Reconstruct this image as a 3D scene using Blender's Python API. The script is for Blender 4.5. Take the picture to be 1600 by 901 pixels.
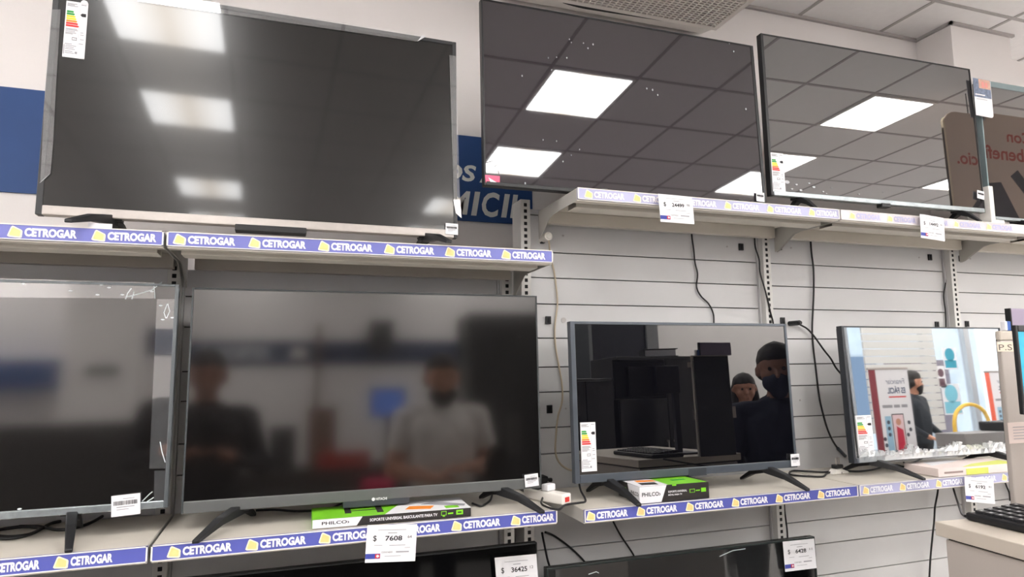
import bpy, bmesh, math, random
from mathutils import Vector, Matrix
random.seed(7)
PI = math.pi
SC = bpy.context.scene
COL = SC.collection
for o in list(bpy.data.objects):
    bpy.data.objects.remove(o)

# ------------------------------------------------------------------ camera
F_PX = 1020.0
CAM_LOC = Vector((-0.7204, -1.8505, 1.5))
YAW, PITCH, ROLL = 0.33079, 0.11295, -0.00973
fw = Vector((math.sin(YAW)*math.cos(PITCH), math.cos(YAW)*math.cos(PITCH), math.sin(PITCH)))
rt = Vector((math.cos(YAW), -math.sin(YAW), 0))
up = rt.cross(fw)
RT = rt*math.cos(ROLL) + up*math.sin(ROLL)
UP = up*math.cos(ROLL) - rt*math.sin(ROLL)
cd = bpy.data.cameras.new('camera')
cd.sensor_width = 36; cd.lens = F_PX/1600*36; cd.clip_start = 0.05; cd.clip_end = 100
cam = bpy.data.objects.new('camera', cd); COL.objects.link(cam)
M = Matrix((RT, UP, -fw)).transposed().to_4x4(); M.translation = CAM_LOC
cam.matrix_world = M
SC.camera = cam

def ray(px, py):
    return fw + RT*((px-800)/F_PX) - UP*((py-450.5)/F_PX)
def at(px, py, y):                       # measured photo point -> point of the room at depth y
    d = ray(px, py); return CAM_LOC + d*((y-CAM_LOC.y)/d.y)
def atz(px, py, z):
    d = ray(px, py); return CAM_LOC + d*((z-CAM_LOC.z)/d.z)

# ------------------------------------------------------------------ light, world, exposure
LAMP = 9.0            # strength of the ceiling panels
w = bpy.data.worlds.new('daylight'); SC.world = w; w.use_nodes = True
bg = w.node_tree.nodes['Background']
bg.inputs[0].default_value = (0.86, 0.94, 1.0, 1); bg.inputs[1].default_value = 1.3
vs = SC.view_settings
vs.view_transform = 'Standard'; vs.look = 'None'; vs.gamma = 1; vs.use_curve_mapping = False
vs.exposure = 1.83

# ------------------------------------------------------------------ materials
def srgb(r, g, b):
    f = lambda c: ((c/255+0.055)/1.055)**2.4 if c/255 > 0.04045 else c/255/12.92
    return (f(r), f(g), f(b), 1)
MATS = {}
def mat(name, rgb, rough=.5, ior=1.45, metal=0, noise=0, nscale=8, coat=0, coat_rough=.03, coat_ior=1.5, emit=0, bump=0, bscale=60, alpha=1):
    if name in MATS: return MATS[name]
    m = bpy.data.materials.new(name); m.use_nodes = True
    nt = m.node_tree; b = nt.nodes['Principled BSDF']
    c = srgb(*rgb)
    b.inputs['Base Color'].default_value = c
    b.inputs['Roughness'].default_value = rough
    b.inputs['IOR'].default_value = ior
    b.inputs['Metallic'].default_value = metal
    if coat:
        b.inputs['Coat Weight'].default_value = coat; b.inputs['Coat Roughness'].default_value = coat_rough; b.inputs['Coat IOR'].default_value = coat_ior
    if emit:
        b.inputs['Emission Color'].default_value = c; b.inputs['Emission Strength'].default_value = emit
    if alpha < 1: b.inputs['Alpha'].default_value = alpha
    tc = nt.nodes.new('ShaderNodeTexCoord')
    if noise:
        n = nt.nodes.new('ShaderNodeTexNoise'); n.inputs['Scale'].default_value = nscale; n.inputs['Detail'].default_value = 4
        r = nt.nodes.new('ShaderNodeValToRGB')
        r.color_ramp.elements[0].position = .3; r.color_ramp.elements[1].position = .7
        r.color_ramp.elements[0].color = tuple(x*(1-noise) for x in c[:3])+(1,)
        r.color_ramp.elements[1].color = tuple(min(1, x*(1+noise)) for x in c[:3])+(1,)
        nt.links.new(tc.outputs['Object'], n.inputs['Vector']); nt.links.new(n.outputs['Fac'], r.inputs['Fac']); nt.links.new(r.outputs['Color'], b.inputs['Base Color'])
    if bump:
        n2 = nt.nodes.new('ShaderNodeTexNoise'); n2.inputs['Scale'].default_value = bscale
        bp = nt.nodes.new('ShaderNodeBump'); bp.inputs['Strength'].default_value = bump; bp.inputs['Distance'].default_value = .002
        nt.links.new(tc.outputs['Object'], n2.inputs['Vector']); nt.links.new(n2.outputs['Fac'], bp.inputs['Height']); nt.links.new(bp.outputs['Normal'], b.inputs['Normal'])
    MATS[name] = m
    return m
def F(f0): s = math.sqrt(f0); return (1+s)/(1-s)
def film_mat(name, refl, tint=(235, 240, 245), haze=.06, rough=.03):
    if name in MATS: return MATS[name]
    m = bpy.data.materials.new(name); m.use_nodes = True; nt = m.node_tree
    for n in list(nt.nodes): nt.nodes.remove(n)
    out = nt.nodes.new('ShaderNodeOutputMaterial')
    tr = nt.nodes.new('ShaderNodeBsdfTransparent'); gl = nt.nodes.new('ShaderNodeBsdfGlossy'); df = nt.nodes.new('ShaderNodeBsdfDiffuse')
    gl.inputs['Roughness'].default_value = rough; gl.inputs['Color'].default_value = (1, 1, 1, 1); df.inputs['Color'].default_value = srgb(*tint)
    m1 = nt.nodes.new('ShaderNodeMixShader'); m2 = nt.nodes.new('ShaderNodeMixShader')
    m1.inputs[0].default_value = refl; m2.inputs[0].default_value = haze
    nt.links.new(tr.outputs[0], m1.inputs[1]); nt.links.new(gl.outputs[0], m1.inputs[2])
    nt.links.new(m1.outputs[0], m2.inputs[1]); nt.links.new(df.outputs[0], m2.inputs[2]); nt.links.new(m2.outputs[0], out.inputs[0])
    MATS[name] = m
    return m
def panel_mat():
    m = bpy.data.materials.new('lit_diffuser'); m.use_nodes = True; nt = m.node_tree
    for n in list(nt.nodes): nt.nodes.remove(n)
    out = nt.nodes.new('ShaderNodeOutputMaterial'); em = nt.nodes.new('ShaderNodeEmission')
    tc = nt.nodes.new('ShaderNodeTexCoord'); sx = nt.nodes.new('ShaderNodeSeparateXYZ'); rp = nt.nodes.new('ShaderNodeValToRGB')
    nt.links.new(tc.outputs['Generated'], sx.inputs[0]); nt.links.new(sx.outputs['X'], rp.inputs['Fac'])
    e = rp.color_ramp.elements                       # two tubes behind the sheet: brighter towards both sides
    e[0].position = 0; e[0].color = (1, 1, 1, 1)
    e[1].position = 1; e[1].color = (1, 1, 1, 1)
    for p_, c_ in ((.2, (1, .985, .965, 1)), (.5, (.66, .585, .50, 1)), (.8, (1, .985, .965, 1))):
        q = e.new(p_); q.color = c_
    nt.links.new(rp.outputs['Color'], em.inputs['Color']); em.inputs['Strength'].default_value = LAMP
    nt.links.new(em.outputs[0], out.inputs[0])
    return m

wall_m = mat('painted_wall', (236, 232, 231), .8, noise=.02, nscale=3, bump=.08, bscale=150)
ceil_m = mat('ceiling_tile', (243, 241, 241), .9, noise=.015, nscale=30, bump=.15, bscale=300)
tbar_m = mat('ceiling_grid_metal', (178, 174, 173), .6)
floor_m = mat('floor_tile', (196, 194, 191), .4, noise=.05, nscale=4)
shelf_m = mat('shelf_enamel', (176, 174, 169), .38, noise=.03, nscale=14)
shelf_top_m = mat('shelf_deck_enamel', (206, 200, 190), .42, noise=.05, nscale=10)
post_m = mat('upright_enamel', (206, 205, 202), .4, noise=.02, nscale=20)
slatp_m = mat('back_panel_enamel', (200, 200, 201), .45, noise=.025, nscale=5)
dark_m = mat('slot_shadow', (22, 22, 24), .8)
blackp_m = mat('black_plastic', (26, 27, 30), .42, noise=.08, nscale=40)
greyp_m = mat('dark_grey_plastic', (58, 62, 68), .38, noise=.05, nscale=40)
gun_m = mat('gunmetal_bezel', (84, 90, 98), .32, metal=.3, noise=.04, nscale=30)
silver_m = mat('brushed_silver', (176, 170, 166), .34, metal=.5, noise=.04, nscale=60)
chrome_m = mat('wrapped_silver_edge', (158, 166, 170), .25, metal=.6, noise=.15, nscale=40, bump=.5, bscale=80)
white_m = mat('white_paper', (226, 226, 230), .6, noise=.01, nscale=30)
whitep_m = mat('white_plastic', (234, 230, 224), .4, noise=.02, nscale=30)
foam_m = mat('white_foam', (236, 234, 230), .8, noise=.02, nscale=40)
ink_m = mat('black_ink', (34, 34, 38), .7)
greyink_m = mat('grey_print', (150, 150, 156), .7)
blueink_m = mat('blue_print', (62, 72, 160), .6)
redink_m = mat('red_print', (206, 52, 48), .6)
green_m = mat('green_print', (44, 150, 66), .6)
lime_m = mat('lime_card', (124, 205, 42), .42, noise=.04, nscale=12)
yel_m = mat('yellow_print', (240, 208, 40), .6)
orange_m = mat('orange_print', (238, 140, 48), .6)
cblack_m = mat('black_card', (44, 41, 40), .45, noise=.06, nscale=15)
cable_m = mat('black_cable', (24, 24, 26), .5)
cablew_m = mat('beige_cable', (188, 174, 152), .5)
navy_m = mat('navy_banner', (34, 70, 126), .55, noise=.14, nscale=1.6)
lett_m = mat('white_banner_letter', (222, 224, 222), .6)
strip_m = mat('blue_price_strip', (88, 94, 172), .32, noise=.05, nscale=10)
strip2_m = mat('glare_price_strip', (110, 114, 184), .28, noise=.08, nscale=12)  # ceiling glare painted into the upper left strips as a lighter blue
strip3_m = mat('pale_price_strip', (172, 172, 206), .3, noise=.12, nscale=9)  # paler blue: upper shelf glare and fading both put into the colour
strip4_m = mat('glare_faded_price_strip', (206, 198, 204), .34, noise=.08, nscale=10)  # palest tone: glare on the upper right strips painted in with their fading
slett_m = mat('strip_lettering', (238, 238, 246), .4)
slett2_m = mat('pale_strip_lettering', (232, 226, 228), .4)  # slightly duller lettering for the pale strips
slogo_m = mat('cream_logo_border', (250, 240, 205), .4)
slogo2_m = mat('golden_logo', (236, 208, 138), .4, noise=.08, nscale=60)
desk_m = mat('beige_melamine', (176, 168, 162), .5, noise=.03, nscale=5)
desk_top_m = mat('beige_worktop', (190, 181, 170), .5, noise=.03, nscale=12)
pink_m = mat('pink_tape', (228, 92, 128), .4)
def screen(name, rgb, rough, f0, coat=0, coat_rough=.03, coat_ior=1.5):
    return mat(name, rgb, rough, ior=F(f0), coat=coat, coat_rough=coat_rough, coat_ior=coat_ior, noise=.05, nscale=3)

# ------------------------------------------------------------------ mesh builder
class MB:
    def __init__(s): s.v = []; s.f = []; s.mi = []
    def _add(s, vs_, fs_, mi=0):
        n = len(s.v); s.v += [tuple(v) for v in vs_]; s.f += [tuple(i+n for i in f) for f in fs_]; s.mi += [mi]*len(fs_); return s
    def box(s, x0, x1, y0, y1, z0, z1, mi=0):
        return s._add([(x0,y0,z0),(x1,y0,z0),(x1,y1,z0),(x0,y1,z0),(x0,y0,z1),(x1,y0,z1),(x1,y1,z1),(x0,y1,z1)],
                      [(0,3,2,1),(4,5,6,7),(0,1,5,4),(1,2,6,5),(2,3,7,6),(3,0,4,7)], mi)
    def prism(s, pts, axis, a, b, mi=0):     # polygon (p,q) extruded along axis: x -> (a,p,q), y -> (p,a,q), z -> (p,q,a)
        g = {'x': lambda p, t: (t, p[0], p[1]), 'y': lambda p, t: (p[0], t, p[1]), 'z': lambda p, t: (p[0], p[1], t)}[axis]
        n = len(pts)
        return s._add([g(p, a) for p in pts]+[g(p, b) for p in pts],
                      [tuple(range(n))[::-1], tuple(range(n, 2*n))]+[(i, (i+1) % n, n+(i+1) % n, n+i) for i in range(n)], mi)
    def tube(s, path, r, seg=8, mi=0, closed=False, r1=None):
        P = [Vector(p) for p in path]; n = len(P); rings = []; prev = None
        for i in range(n):
            a = P[max(i-1, 0)]; b = P[min(i+1, n-1)]; t = (b-a).normalized()
            ref = prev if prev else (Vector((0, 0, 1)) if abs(t.z) < .9 else Vector((1, 0, 0)))
            u = (ref - t*ref.dot(t)).normalized(); v = t.cross(u); prev = u
            rr = r if r1 is None else r+(r1-r)*i/(n-1)
            rings.append([P[i]+(u*math.cos(2*PI*k/seg)+v*math.sin(2*PI*k/seg))*rr for k in range(seg)])
        vs_ = [q for R_ in rings for q in R_]
        fs_ = [(i*seg+k, i*seg+(k+1) % seg, (i+1)*seg+(k+1) % seg, (i+1)*seg+k) for i in range(n-1) for k in range(seg)]
        fs_ += [tuple(range(seg))[::-1], tuple((n-1)*seg+k for k in range(seg))]
        return s._add(vs_, fs_, mi)
    def disc(s, c, r, y0, y1, seg=20, mi=0):  # short cylinder along y
        return s.prism([(c[0]+r*math.cos(2*PI*k/seg), c[1]+r*math.sin(2*PI*k/seg)) for k in range(seg)], 'y', y0, y1, mi)
    def mesh(s, name):
        m = bpy.data.meshes.new(name); m.from_pydata(s.v, [], s.f); m.polygons.foreach_set('material_index', s.mi); m.update()
        bm = bmesh.new(); bm.from_mesh(m); bmesh.ops.recalc_face_normals(bm, faces=bm.faces); bm.to_mesh(m); bm.free()
        return m
def smooth(pts, n=6):
    P = [Vector(p) for p in pts]; out = []
    for i in range(len(P)-1):
        p0 = P[max(i-1, 0)]; p1 = P[i]; p2 = P[i+1]; p3 = P[min(i+2, len(P)-1)]
        for k in range(n):
            t = k/n
            out.append(.5*((2*p1)+(p2-p0)*t+(2*p0-5*p1+4*p2-p3)*t*t+(3*p1-p0-3*p2+p3)*t**3))
    return out+[P[-1]]
def obj(name, mb, m, parent=None, bevel=0, loc=None, shade=False):
    me = mb.mesh(name) if isinstance(mb, MB) else mb
    o = bpy.data.objects.new(name, me); COL.objects.link(o)
    for q in (m if isinstance(m, (list, tuple)) else [m]): me.materials.append(q)
    if parent: o.parent = parent
    if loc: o.location = loc
    if bevel:
        b = o.modifiers.new('bevel', 'BEVEL'); b.width = bevel; b.segments = 2; b.limit_method = 'ANGLE'; b.angle_limit = math.radians(50)
    if shade:
        for p in me.polygons: p.use_smooth = True
    return o
def tag(o, label=None, cat=None, group=None, kind=None):
    if label: o['label'] = label
    if cat: o['category'] = cat
    if group: o['group'] = group
    if kind: o['kind'] = kind
    return o
def thing(name, label, cat, loc=(0, 0, 0), rz=0, group=None):
    o = bpy.data.objects.new(name, None); COL.objects.link(o); o.empty_display_size = .05
    o.location = loc; o.rotation_euler = (0, 0, rz)
    return tag(o, label, cat, group)
def struct(name, mb, m, bevel=0):
    return tag(obj(name, mb, m, bevel=bevel), kind='structure')

# lettering: flat built-in font, fitted to a box in the x-z plane facing -y
TXT = {}
def text_mb(s, w=None, h=None, bold=.02, shear=0):
    key = (s, bold, shear)
    if key not in TXT:
        c = bpy.data.curves.new('t', 'FONT'); c.body = s; c.size = 1; c.offset = bold; c.shear = shear; c.resolution_u = 3
        t = bpy.data.objects.new('t', c); COL.objects.link(t); dg = bpy.context.evaluated_depsgraph_get(); dg.update()
        me = bpy.data.meshes.new_from_object(t.evaluated_get(dg))
        TXT[key] = ([tuple(v.co) for v in me.vertices], [tuple(p.vertices) for p in me.polygons])
        bpy.data.objects.remove(t); bpy.data.curves.remove(c); bpy.data.meshes.remove(me)
    V, Fc = TXT[key]
    x0 = min(v[0] for v in V); x1 = max(v[0] for v in V); y0 = min(v[1] for v in V); y1 = max(v[1] for v in V)
    sx = w/(x1-x0) if w else None; sy = h/(y1-y0) if h else sx
    if sx is None: sx = sy
    return [((v[0]-x0)*sx, (v[1]-y0)*sy) for v in V], Fc, (x1-x0)*sx, (y1-y0)*sy
def add_text(mb, s, x, z, y, w=None, h=None, mi=0, bold=.02, shear=0, xf=None, mirror=False):
    V, Fc, W_, H_ = text_mb(s, w, h, bold, shear)
    pts = [((x-a if mirror else x+a), y, z+b) for a, b in V]
    if xf: pts = [xf(p) for p in pts]
    mb._add(pts, Fc, mi); return W_, H_

# ------------------------------------------------------------------ room shell
H = 3.0
WY = 0.31
XL, XR, YF = -4.5, 9.5, -5.2
b = MB(); b.box(XL, XR, YF-2, WY+.3, -.1, 0); struct('floor', b, floor_m)
b = MB(); b.box(XL-.1, XR+.1, YF-.1, WY+.3, H, H+.08); struct('ceiling', b, ceil_m)
b = MB(); b.box(XL-.1, XR+.1, WY, WY+.1, 0, H); struct('wall_back', b, wall_m)
b = MB(); b.box(2.06, 2.44, .14, WY, 0, H); struct('wall_column', b, wall_m)
b = MB(); b.box(XL-.1, XL, YF, WY, 0, H); struct('wall_left', b, wall_m)
b = MB(); b.box(XR, XR+.1, YF, WY, 0, H); struct('wall_right', b, wall_m)
b = MB(); b.box(XL, 6.2, YF-.1, YF, 0, H); b.box(6.2, XR, YF-.1, YF, 2.5, H); struct('wall_front', b, wall_m)
# suspended grid
G0X, GP = 0.43, 0.465
G0Y = -1.221
b = MB()
xs = [G0X+GP*i for i in range(-10, 20)]
ys = [.025]+[G0Y-GP*j for j in range(-2, 9)]
for x in xs: b.box(x-.008, x+.008, YF, WY, H-.003, H+.001)
for y in ys: b.box(XL, XR, y-.008, y+.008, H-.0035, H+.001)
b.box(XL, 2.06, WY-.014, WY, H-.012, H); b.box(2.046, 2.06, .126, WY, H-.012, H); b.box(2.046, 2.454, .126, .14, H-.012, H)
struct('trim_1', b, tbar_m)
pm = panel_mat()
proto = None
CELLS = [(i, j) for i in (-8, -4, 0, 4, 8, 12, 16) for j in (0, 2, 5, 7)]
CELLS += [(i, j) for i in (-10, 10, 14, 18) for j in (0, 2, 5, 7)] + [(i, j) for i in (2, 6) for j in (6, 8)] + [(-8, 8), (4, 8), (8, 8)]  # extra panels out of sight of the screens, added to brighten the room
for i, j in CELLS:
    if True:
        x = G0X+GP*(i+.5); y = G0Y-GP*(j+.5)
        if proto is None:
            proto = thing('ceiling_light', '', 'light', (x, y, H), 0, 'square ceiling light panels')
            fb = MB(); e = GP/2-.008
            for a in ((-e, e, -e, -e+.014), (-e, e, e-.014, e), (-e, -e+.014, -e+.014, e-.014), (e-.014, e, -e+.014, e-.014)): fb.box(a[0], a[1], a[2], a[3], -.010, 0)
            obj('frame', fb, whitep_m, proto)
            db = MB(); db.box(-e+.013, e-.013, -e+.013, e-.013, -.006, -.001); obj('diffuser', db, pm, proto)
            r = proto
        else:
            r = proto.copy(); COL.objects.link(r); r.location = (x, y, H)
            for ch in list(proto.children):
                c = ch.copy(); COL.objects.link(c); c.parent = r
        r['label'] = 'square white glowing light panel set into the tiled store ceiling'  # the added fill panels carry this label too

# ------------------------------------------------------------------ gondola shelving
DL, DR = 0.307, 0.292
Z_UL, Z_LL, Z_UR, Z_LR = 1.787, 1.137, 1.965, 1.127
FH = 0.0317
BX_L = [-1.875, -0.975, -0.075]
BX_R = [0.0, 0.9, 1.8, 2.7]
def slots(mb, x, z0, z1, mi, y=-.0006):
    z = z0
    while z < z1:
        mb.box(x-.0055, x+.0055, y, y+.004, z, z+.0115, mi); z += .0195
def shelving(name, label, bx, ztop, z0, joints, px_off):
    t = thing(name, label, 'shelving', ((bx[0]+bx[-1])/2, 0, 0))
    ox = t.location.x
    for x in bx:
        x = x+px_off
        mb = MB(); mb.box(x-.016-ox, x+.016-ox, 0, .078, 0, ztop); slots(mb, x-ox, .3, ztop-.01, 1)
        obj('upright', mb, [post_m, dark_m], t, bevel=.0015)
    zz = [ztop-.02]+joints+[.34]
    for k in range(len(bx)-1):
        mb = MB(); x0 = bx[k]+px_off+.022-ox; x1 = bx[k+1]+px_off-.022-ox
        for a, c in zip(zz[:-1], zz[1:]):
            mb.box(x0, x1, .030, .046, c+.0016, a-.0016)
        mb.box(x0, x1, .047, .052, .34, ztop-.02, 1)
        mb.box(x0-.006, x0-.001, .022, .046, .34, ztop-.02); mb.box(x1+.001, x1+.006, .022, .046, .34, ztop-.02)
        obj('back_panel', mb, [slatp_m, mat('joint_grey', (62, 62, 64), .8)], t, bevel=.0008)
    mb = MB(); mb.box(bx[0]-ox, bx[-1]-ox, -.29, .07, 0, .09); obj('plinth', mb, shelf_m, t, bevel=.002)
    return t
JR = [1.96, 1.843, 1.762, 1.680, 1.574, 1.485, 1.409, 1.302, 1.224, 1.095, .945, .864, .76, .62, .48]
sr = shelving('shelving_unit', 'tall grey slotted gondola with slatted back panels, right half of the wall display', BX_R, 2.0, .34, JR, -.0387)
JL = [1.68, 1.60, 1.485, 1.409, 1.302, 1.224, 1.095, .945, .8, .6, .48]
sl = shelving('shelving_unit', 'lower grey slotted gondola behind the two leftmost shelf bays', BX_L, 1.772, .34, JL, -.0256)
# black keyhole inserts and fixing screws on the right gondola's panels
rx = sr.location.x
for px, py in ((1157, 386), (1217, 385.5), (1452, 402), (1500, 404), (856, 500), (1222, 501), (1463, 507), (1510, 506), (858, 639)):
    p = at(px, py, .030); mb = MB()
    mb.box(p.x-.009-rx, p.x+.009-rx, .024, .0298, p.z-.012, p.z+.012); mb.box(p.x-.004-rx, p.x+.004-rx, .0225, .0245, p.z-.008, p.z+.008, 1)
    obj('panel_insert', mb, [blackp_m, dark_m], sr, bevel=.001)
for px, py, r in ((880.5, 500, .0085), (1250, 625, .003), (884, 638, .003), (1136, 385, .003), (1236, 387, .003), (1436, 402, .003), (1516, 404, .003), (880, 368, .003)):
    p = at(px, py, .030); mb = MB(); mb.disc((p.x-rx, p.z), r, .0285, .0299, 14); obj('screw_cap', mb, tbar_m, sr)

LOGO = [(0, .16), (.05, .34), (.22, .90), (.30, 1.0), (.40, .98), (.94, .68), (1.0, .56), (.97, .06), (.86, .0), (.10, .08)]
def strip_graphics(mbl, mbg, xs_, zbot, y, w=.128, h=FH, clip=None):
    for x in xs_:
        lw = .0255; lh = h*.76
        if clip and (x < clip[0]-.001 or x+lw > clip[1]): pass
        else:
            mbg.prism([(x+a*lw, zbot+h*.10+c*lh) for a, c in LOGO], 'y', y-.0005, y, 0)
            mbg.prism([(x+.13*lw+a*lw*.74, zbot+h*.10+.13*lh+c*lh*.74) for a, c in LOGO], 'y', y-.0008, y-.0004, 1)
        tx = x+lw+.0035; tw = w-lw-.006
        if clip and tx+tw > clip[1]+.001:
            s = 'CETROGAR'; n = int((clip[1]-tx)/tw*8)
            if n > 0: add_text(mbl, s[:n], tx, zbot+h*.21, y-.0006, w=tw*n/8, h=h*.56, bold=.05)
        elif clip and tx < clip[0]:
            n = min(8, max(0, int((tx+tw-clip[0])/tw*8)))
            if n > 0: add_text(mbl, 'CETROGAR'[8-n:], tx+tw*(8-n)/8, zbot+h*.21, y-.0006, w=tw*n/8, h=h*.56, bold=.05)
        else:
            add_text(mbl, 'CETROGAR', tx, zbot+h*.21, y-.0006, w=tw, h=h*.56, bold=.05)
def shelf(label, x0, x1, ztop, d, sm, lm, logos, ref_py, group=None):
    t = thing('shelf', label, 'shelf', ((x0+x1)/2, 0, ztop), 0, group)
    ox = t.location.x; a, c = x0+.004-ox, x1-.004-ox
    mb = MB()
    mb.box(a, c, -d+.004, -.002, -.004, 0)                                        # deck
    mb.box(a, c, -d+.004, -d+.007, -FH-.004, -.004); mb.box(a, c, -d+.007, -d+.03, -FH-.004, -FH-.001)
    mb.box(a+.02, c-.02, -d+.055, -d+.058, -.040, -.004); mb.box(a+.02, c-.02, -d+.058, -d+.11, -.040, -.037); mb.box(a+.02, c-.02, -d+.11, -d+.113, -.040, -.004)
    mb.box(a+.02, c-.02, -.03, -.005, -.042, -.004)
    obj('deck', mb, shelf_top_m, t, bevel=.0012)
    for x in (a-.001, c-.001):
        mb = MB(); mb.prism([(-d+.008, -.002), (-.002, -.002), (-.002, -.088), (-.018, -.084), (-.095, -.040), (-.12, -.036), (-d+.008, -FH-.003)], 'x', x, x+.0022)
        obj('bracket', mb, shelf_m, t, bevel=.0006)
    mb = MB(); mb.box(a-.001, c+.001, -d, -d+.004, -FH, .0)
    mb.box(a-.001, c+.001, -d-.0015, -d, -.002, 0, 1); mb.box(a-.001, c+.001, -d-.0015, -d, -FH, -FH+.0018, 1)
    mb.box(a-.001, a+.002, -d-.0015, -d, -FH, 0, 1); mb.box(c-.002, c+.001, -d-.0015, -d, -FH, 0, 1)
    s = obj('label_strip', mb, [sm, whitep_m], t)
    L = [at(px, ref_py, -d).x-ox for px in logos]
    L = [max(x, a+.0035) if x > a-.02 else x for x in L]
    for k, x in enumerate(L):
        mbl = MB(); mbg = MB()
        wv = (L[k+1]-x)*.84 if k+1 < len(L) else min((x-L[k-1])*.84, c-.005-x if c-.005-x > .6*(x-L[k-1]) else 9)
        strip_graphics(mbl, mbg, [x], -FH, -d-.0004, w=wv, clip=(a+.002, c-.002))
        if mbl.v: obj('lettering', mbl, lm, s)
        if mbg.v: obj('logo', mbg, [slogo_m, slogo2_m], s)
    return t
shelf('grey shelf with glare-painted blue price strip under the big silver-edged television', BX_L[1], BX_L[2], Z_UL, DL, strip2_m, slett_m, [270, 388, 497, 600, 695, 783], 380)
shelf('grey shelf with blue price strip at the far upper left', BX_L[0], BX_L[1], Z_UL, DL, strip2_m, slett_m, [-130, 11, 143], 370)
shelf('grey shelf with bright blue price strip carrying the thin green bracket box', BX_L[1], BX_L[2], Z_LL, DL, strip_m, slett_m, [262, 384, 498, 607, 705, 798], 840)
shelf('grey shelf with bright blue price strip at the lower left corner', BX_L[0], BX_L[1], Z_LL, DL, strip_m, slett_m, [-160, -35, 84], 870)
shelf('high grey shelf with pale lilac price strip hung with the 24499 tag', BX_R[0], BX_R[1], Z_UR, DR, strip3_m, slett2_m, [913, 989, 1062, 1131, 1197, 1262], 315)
shelf('high grey shelf with glare-painted faded price strip hung with the 14492 tag', BX_R[1], BX_R[2], Z_UR, DR, strip4_m, strip3_m, [1327, 1386, 1440, 1489, 1540], 345)
shelf('high grey shelf with glare-painted faded price strip at the right edge', BX_R[2], BX_R[3], Z_UR, DR, strip4_m, strip3_m, [1596, 1640], 360)
shelf('grey shelf with blue price strip under the small television and tall bracket box', BX_R[0], BX_R[1], Z_LR, DR, strip_m, slett_m, [913, 994, 1071, 1143, 1212, 1278], 790)
shelf('grey shelf with pale price strip under the bright mirror-like television', BX_R[1], BX_R[2], Z_LR, DR, strip3_m, slett_m, [1347, 1405, 1462, 1514, 1566], 760)
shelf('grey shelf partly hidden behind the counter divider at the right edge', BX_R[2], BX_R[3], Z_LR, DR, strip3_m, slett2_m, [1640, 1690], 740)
for lab, x0, x1 in (('base shelf under the lower left corner shelf', BX_L[0], BX_L[1]), ('base shelf below the thin green box', BX_L[1], BX_L[2]), ('base shelf below the small television', BX_R[0], BX_R[1]), ('base shelf beside the counter', BX_R[1], BX_R[2])):
    shelf('grey '+lab, x0, x1, .40, DL, shelf_m, slett_m, [], 800)

# ------------------------------------------------------------------ televisions
def television(label, x0, z0, y, w, h, yaw, tilt, zs, scr, fm, bez=(.008, .008, .008, .018), feet=(), toe=.125, lip=None, lipm=None, depth=.05, group=None):
    t = thing('television', label, 'television', (x0, y, zs), math.radians(yaw), group)
    ct, st = math.cos(math.radians(tilt)), math.sin(math.radians(tilt)); dz = z0-zs
    T = lambda p: (p[0], p[1]*ct+p[2]*st, dz+p[2]*ct-p[1]*st)
    def tilted(mb): mb.v = [T(p) for p in mb.v]; return mb
    l, r, tp, bt = bez
    mb = MB()
    mb.box(0, l, 0, .022, 0, h); mb.box(w-r, w, 0, .022, 0, h); mb.box(l, w-r, 0, .022, h-tp, h)
    f = obj('bezel', tilted(mb), fm, t, bevel=.0012)
    mb = MB(); mb.box(l, w-r, -.001, .022, 0, bt); obj('lower_bezel', tilted(mb), lipm or fm, t, bevel=.002)
    mb = MB(); mb.box(l-.001, w-r+.001, .0025, .02, bt-.001, h-tp+.001); obj('screen', tilted(mb), scr, t)
    mb = MB(); mb.box(.006, w-.006, .0225, .03, .006, h-.006); mb.prism([(.12*w, .02), (.88*w, .02), (.84*w, h*.55), (.16*w, h*.55)], 'y', .03, .03+depth)
    obj('back_shell', tilted(mb), blackp_m, t, bevel=.003)
    for fx, k, dzf in feet:               # k: sideways splay of the front toe
        mb = MB(); s = toe; zt = max(dz+dzf, .017)
        for sy, dx in ((-s, k), (s*.8, -k*.3)):
            a = Vector((fx, .016, zt)); e = Vector((fx+dx, .016+sy, .004))
            wv = .0085; q = []
            for p, wd, ht in ((a, .011, .012), (a.lerp(e, .5)+Vector((0, 0, .006)), .0095, .008), (e, .007, .004)):
                q.append([(p.x-wd, p.y, p.z-ht), (p.x+wd, p.y, p.z-ht), (p.x+wd, p.y, p.z+ht), (p.x-wd, p.y, p.z+ht)])
            vs_ = [v for R_ in q for v in R_]
            fs_ = [(i*4+c, i*4+(c+1) % 4, i*4+4+(c+1) % 4, i*4+4+c) for i in range(2) for c in range(4)]+[(3, 2, 1, 0), (8, 9, 10, 11)]
            mb._add(vs_, fs_)
        mb.box(fx-.02, fx+.02, .006, .034, zt-.004, dz+.012)
        obj('foot', mb, blackp_m, t, bevel=.002)
    return t, tilted, dz
def ptv(t, px, py, y0, tilt, dz):       # photo point -> local (x,z) on the tv's front
    yaw = t.rotation_euler.z; n = Vector((-math.sin(yaw), math.cos(yaw), 0)); ex = Vector((math.cos(yaw), math.sin(yaw), 0))
    tl = math.radians(tilt); ez = Vector((0, 0, 1))*math.cos(tl)+n*math.sin(tl); nn = ez.cross(ex)
    p0 = Vector(t.location)+Vector((0, 0, dz)); d = ray(px, py); s = nn.dot(p0-CAM_LOC)/nn.dot(d); q = CAM_LOC+d*s-p0
    return q.dot(ex), q.dot(ez)
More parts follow.
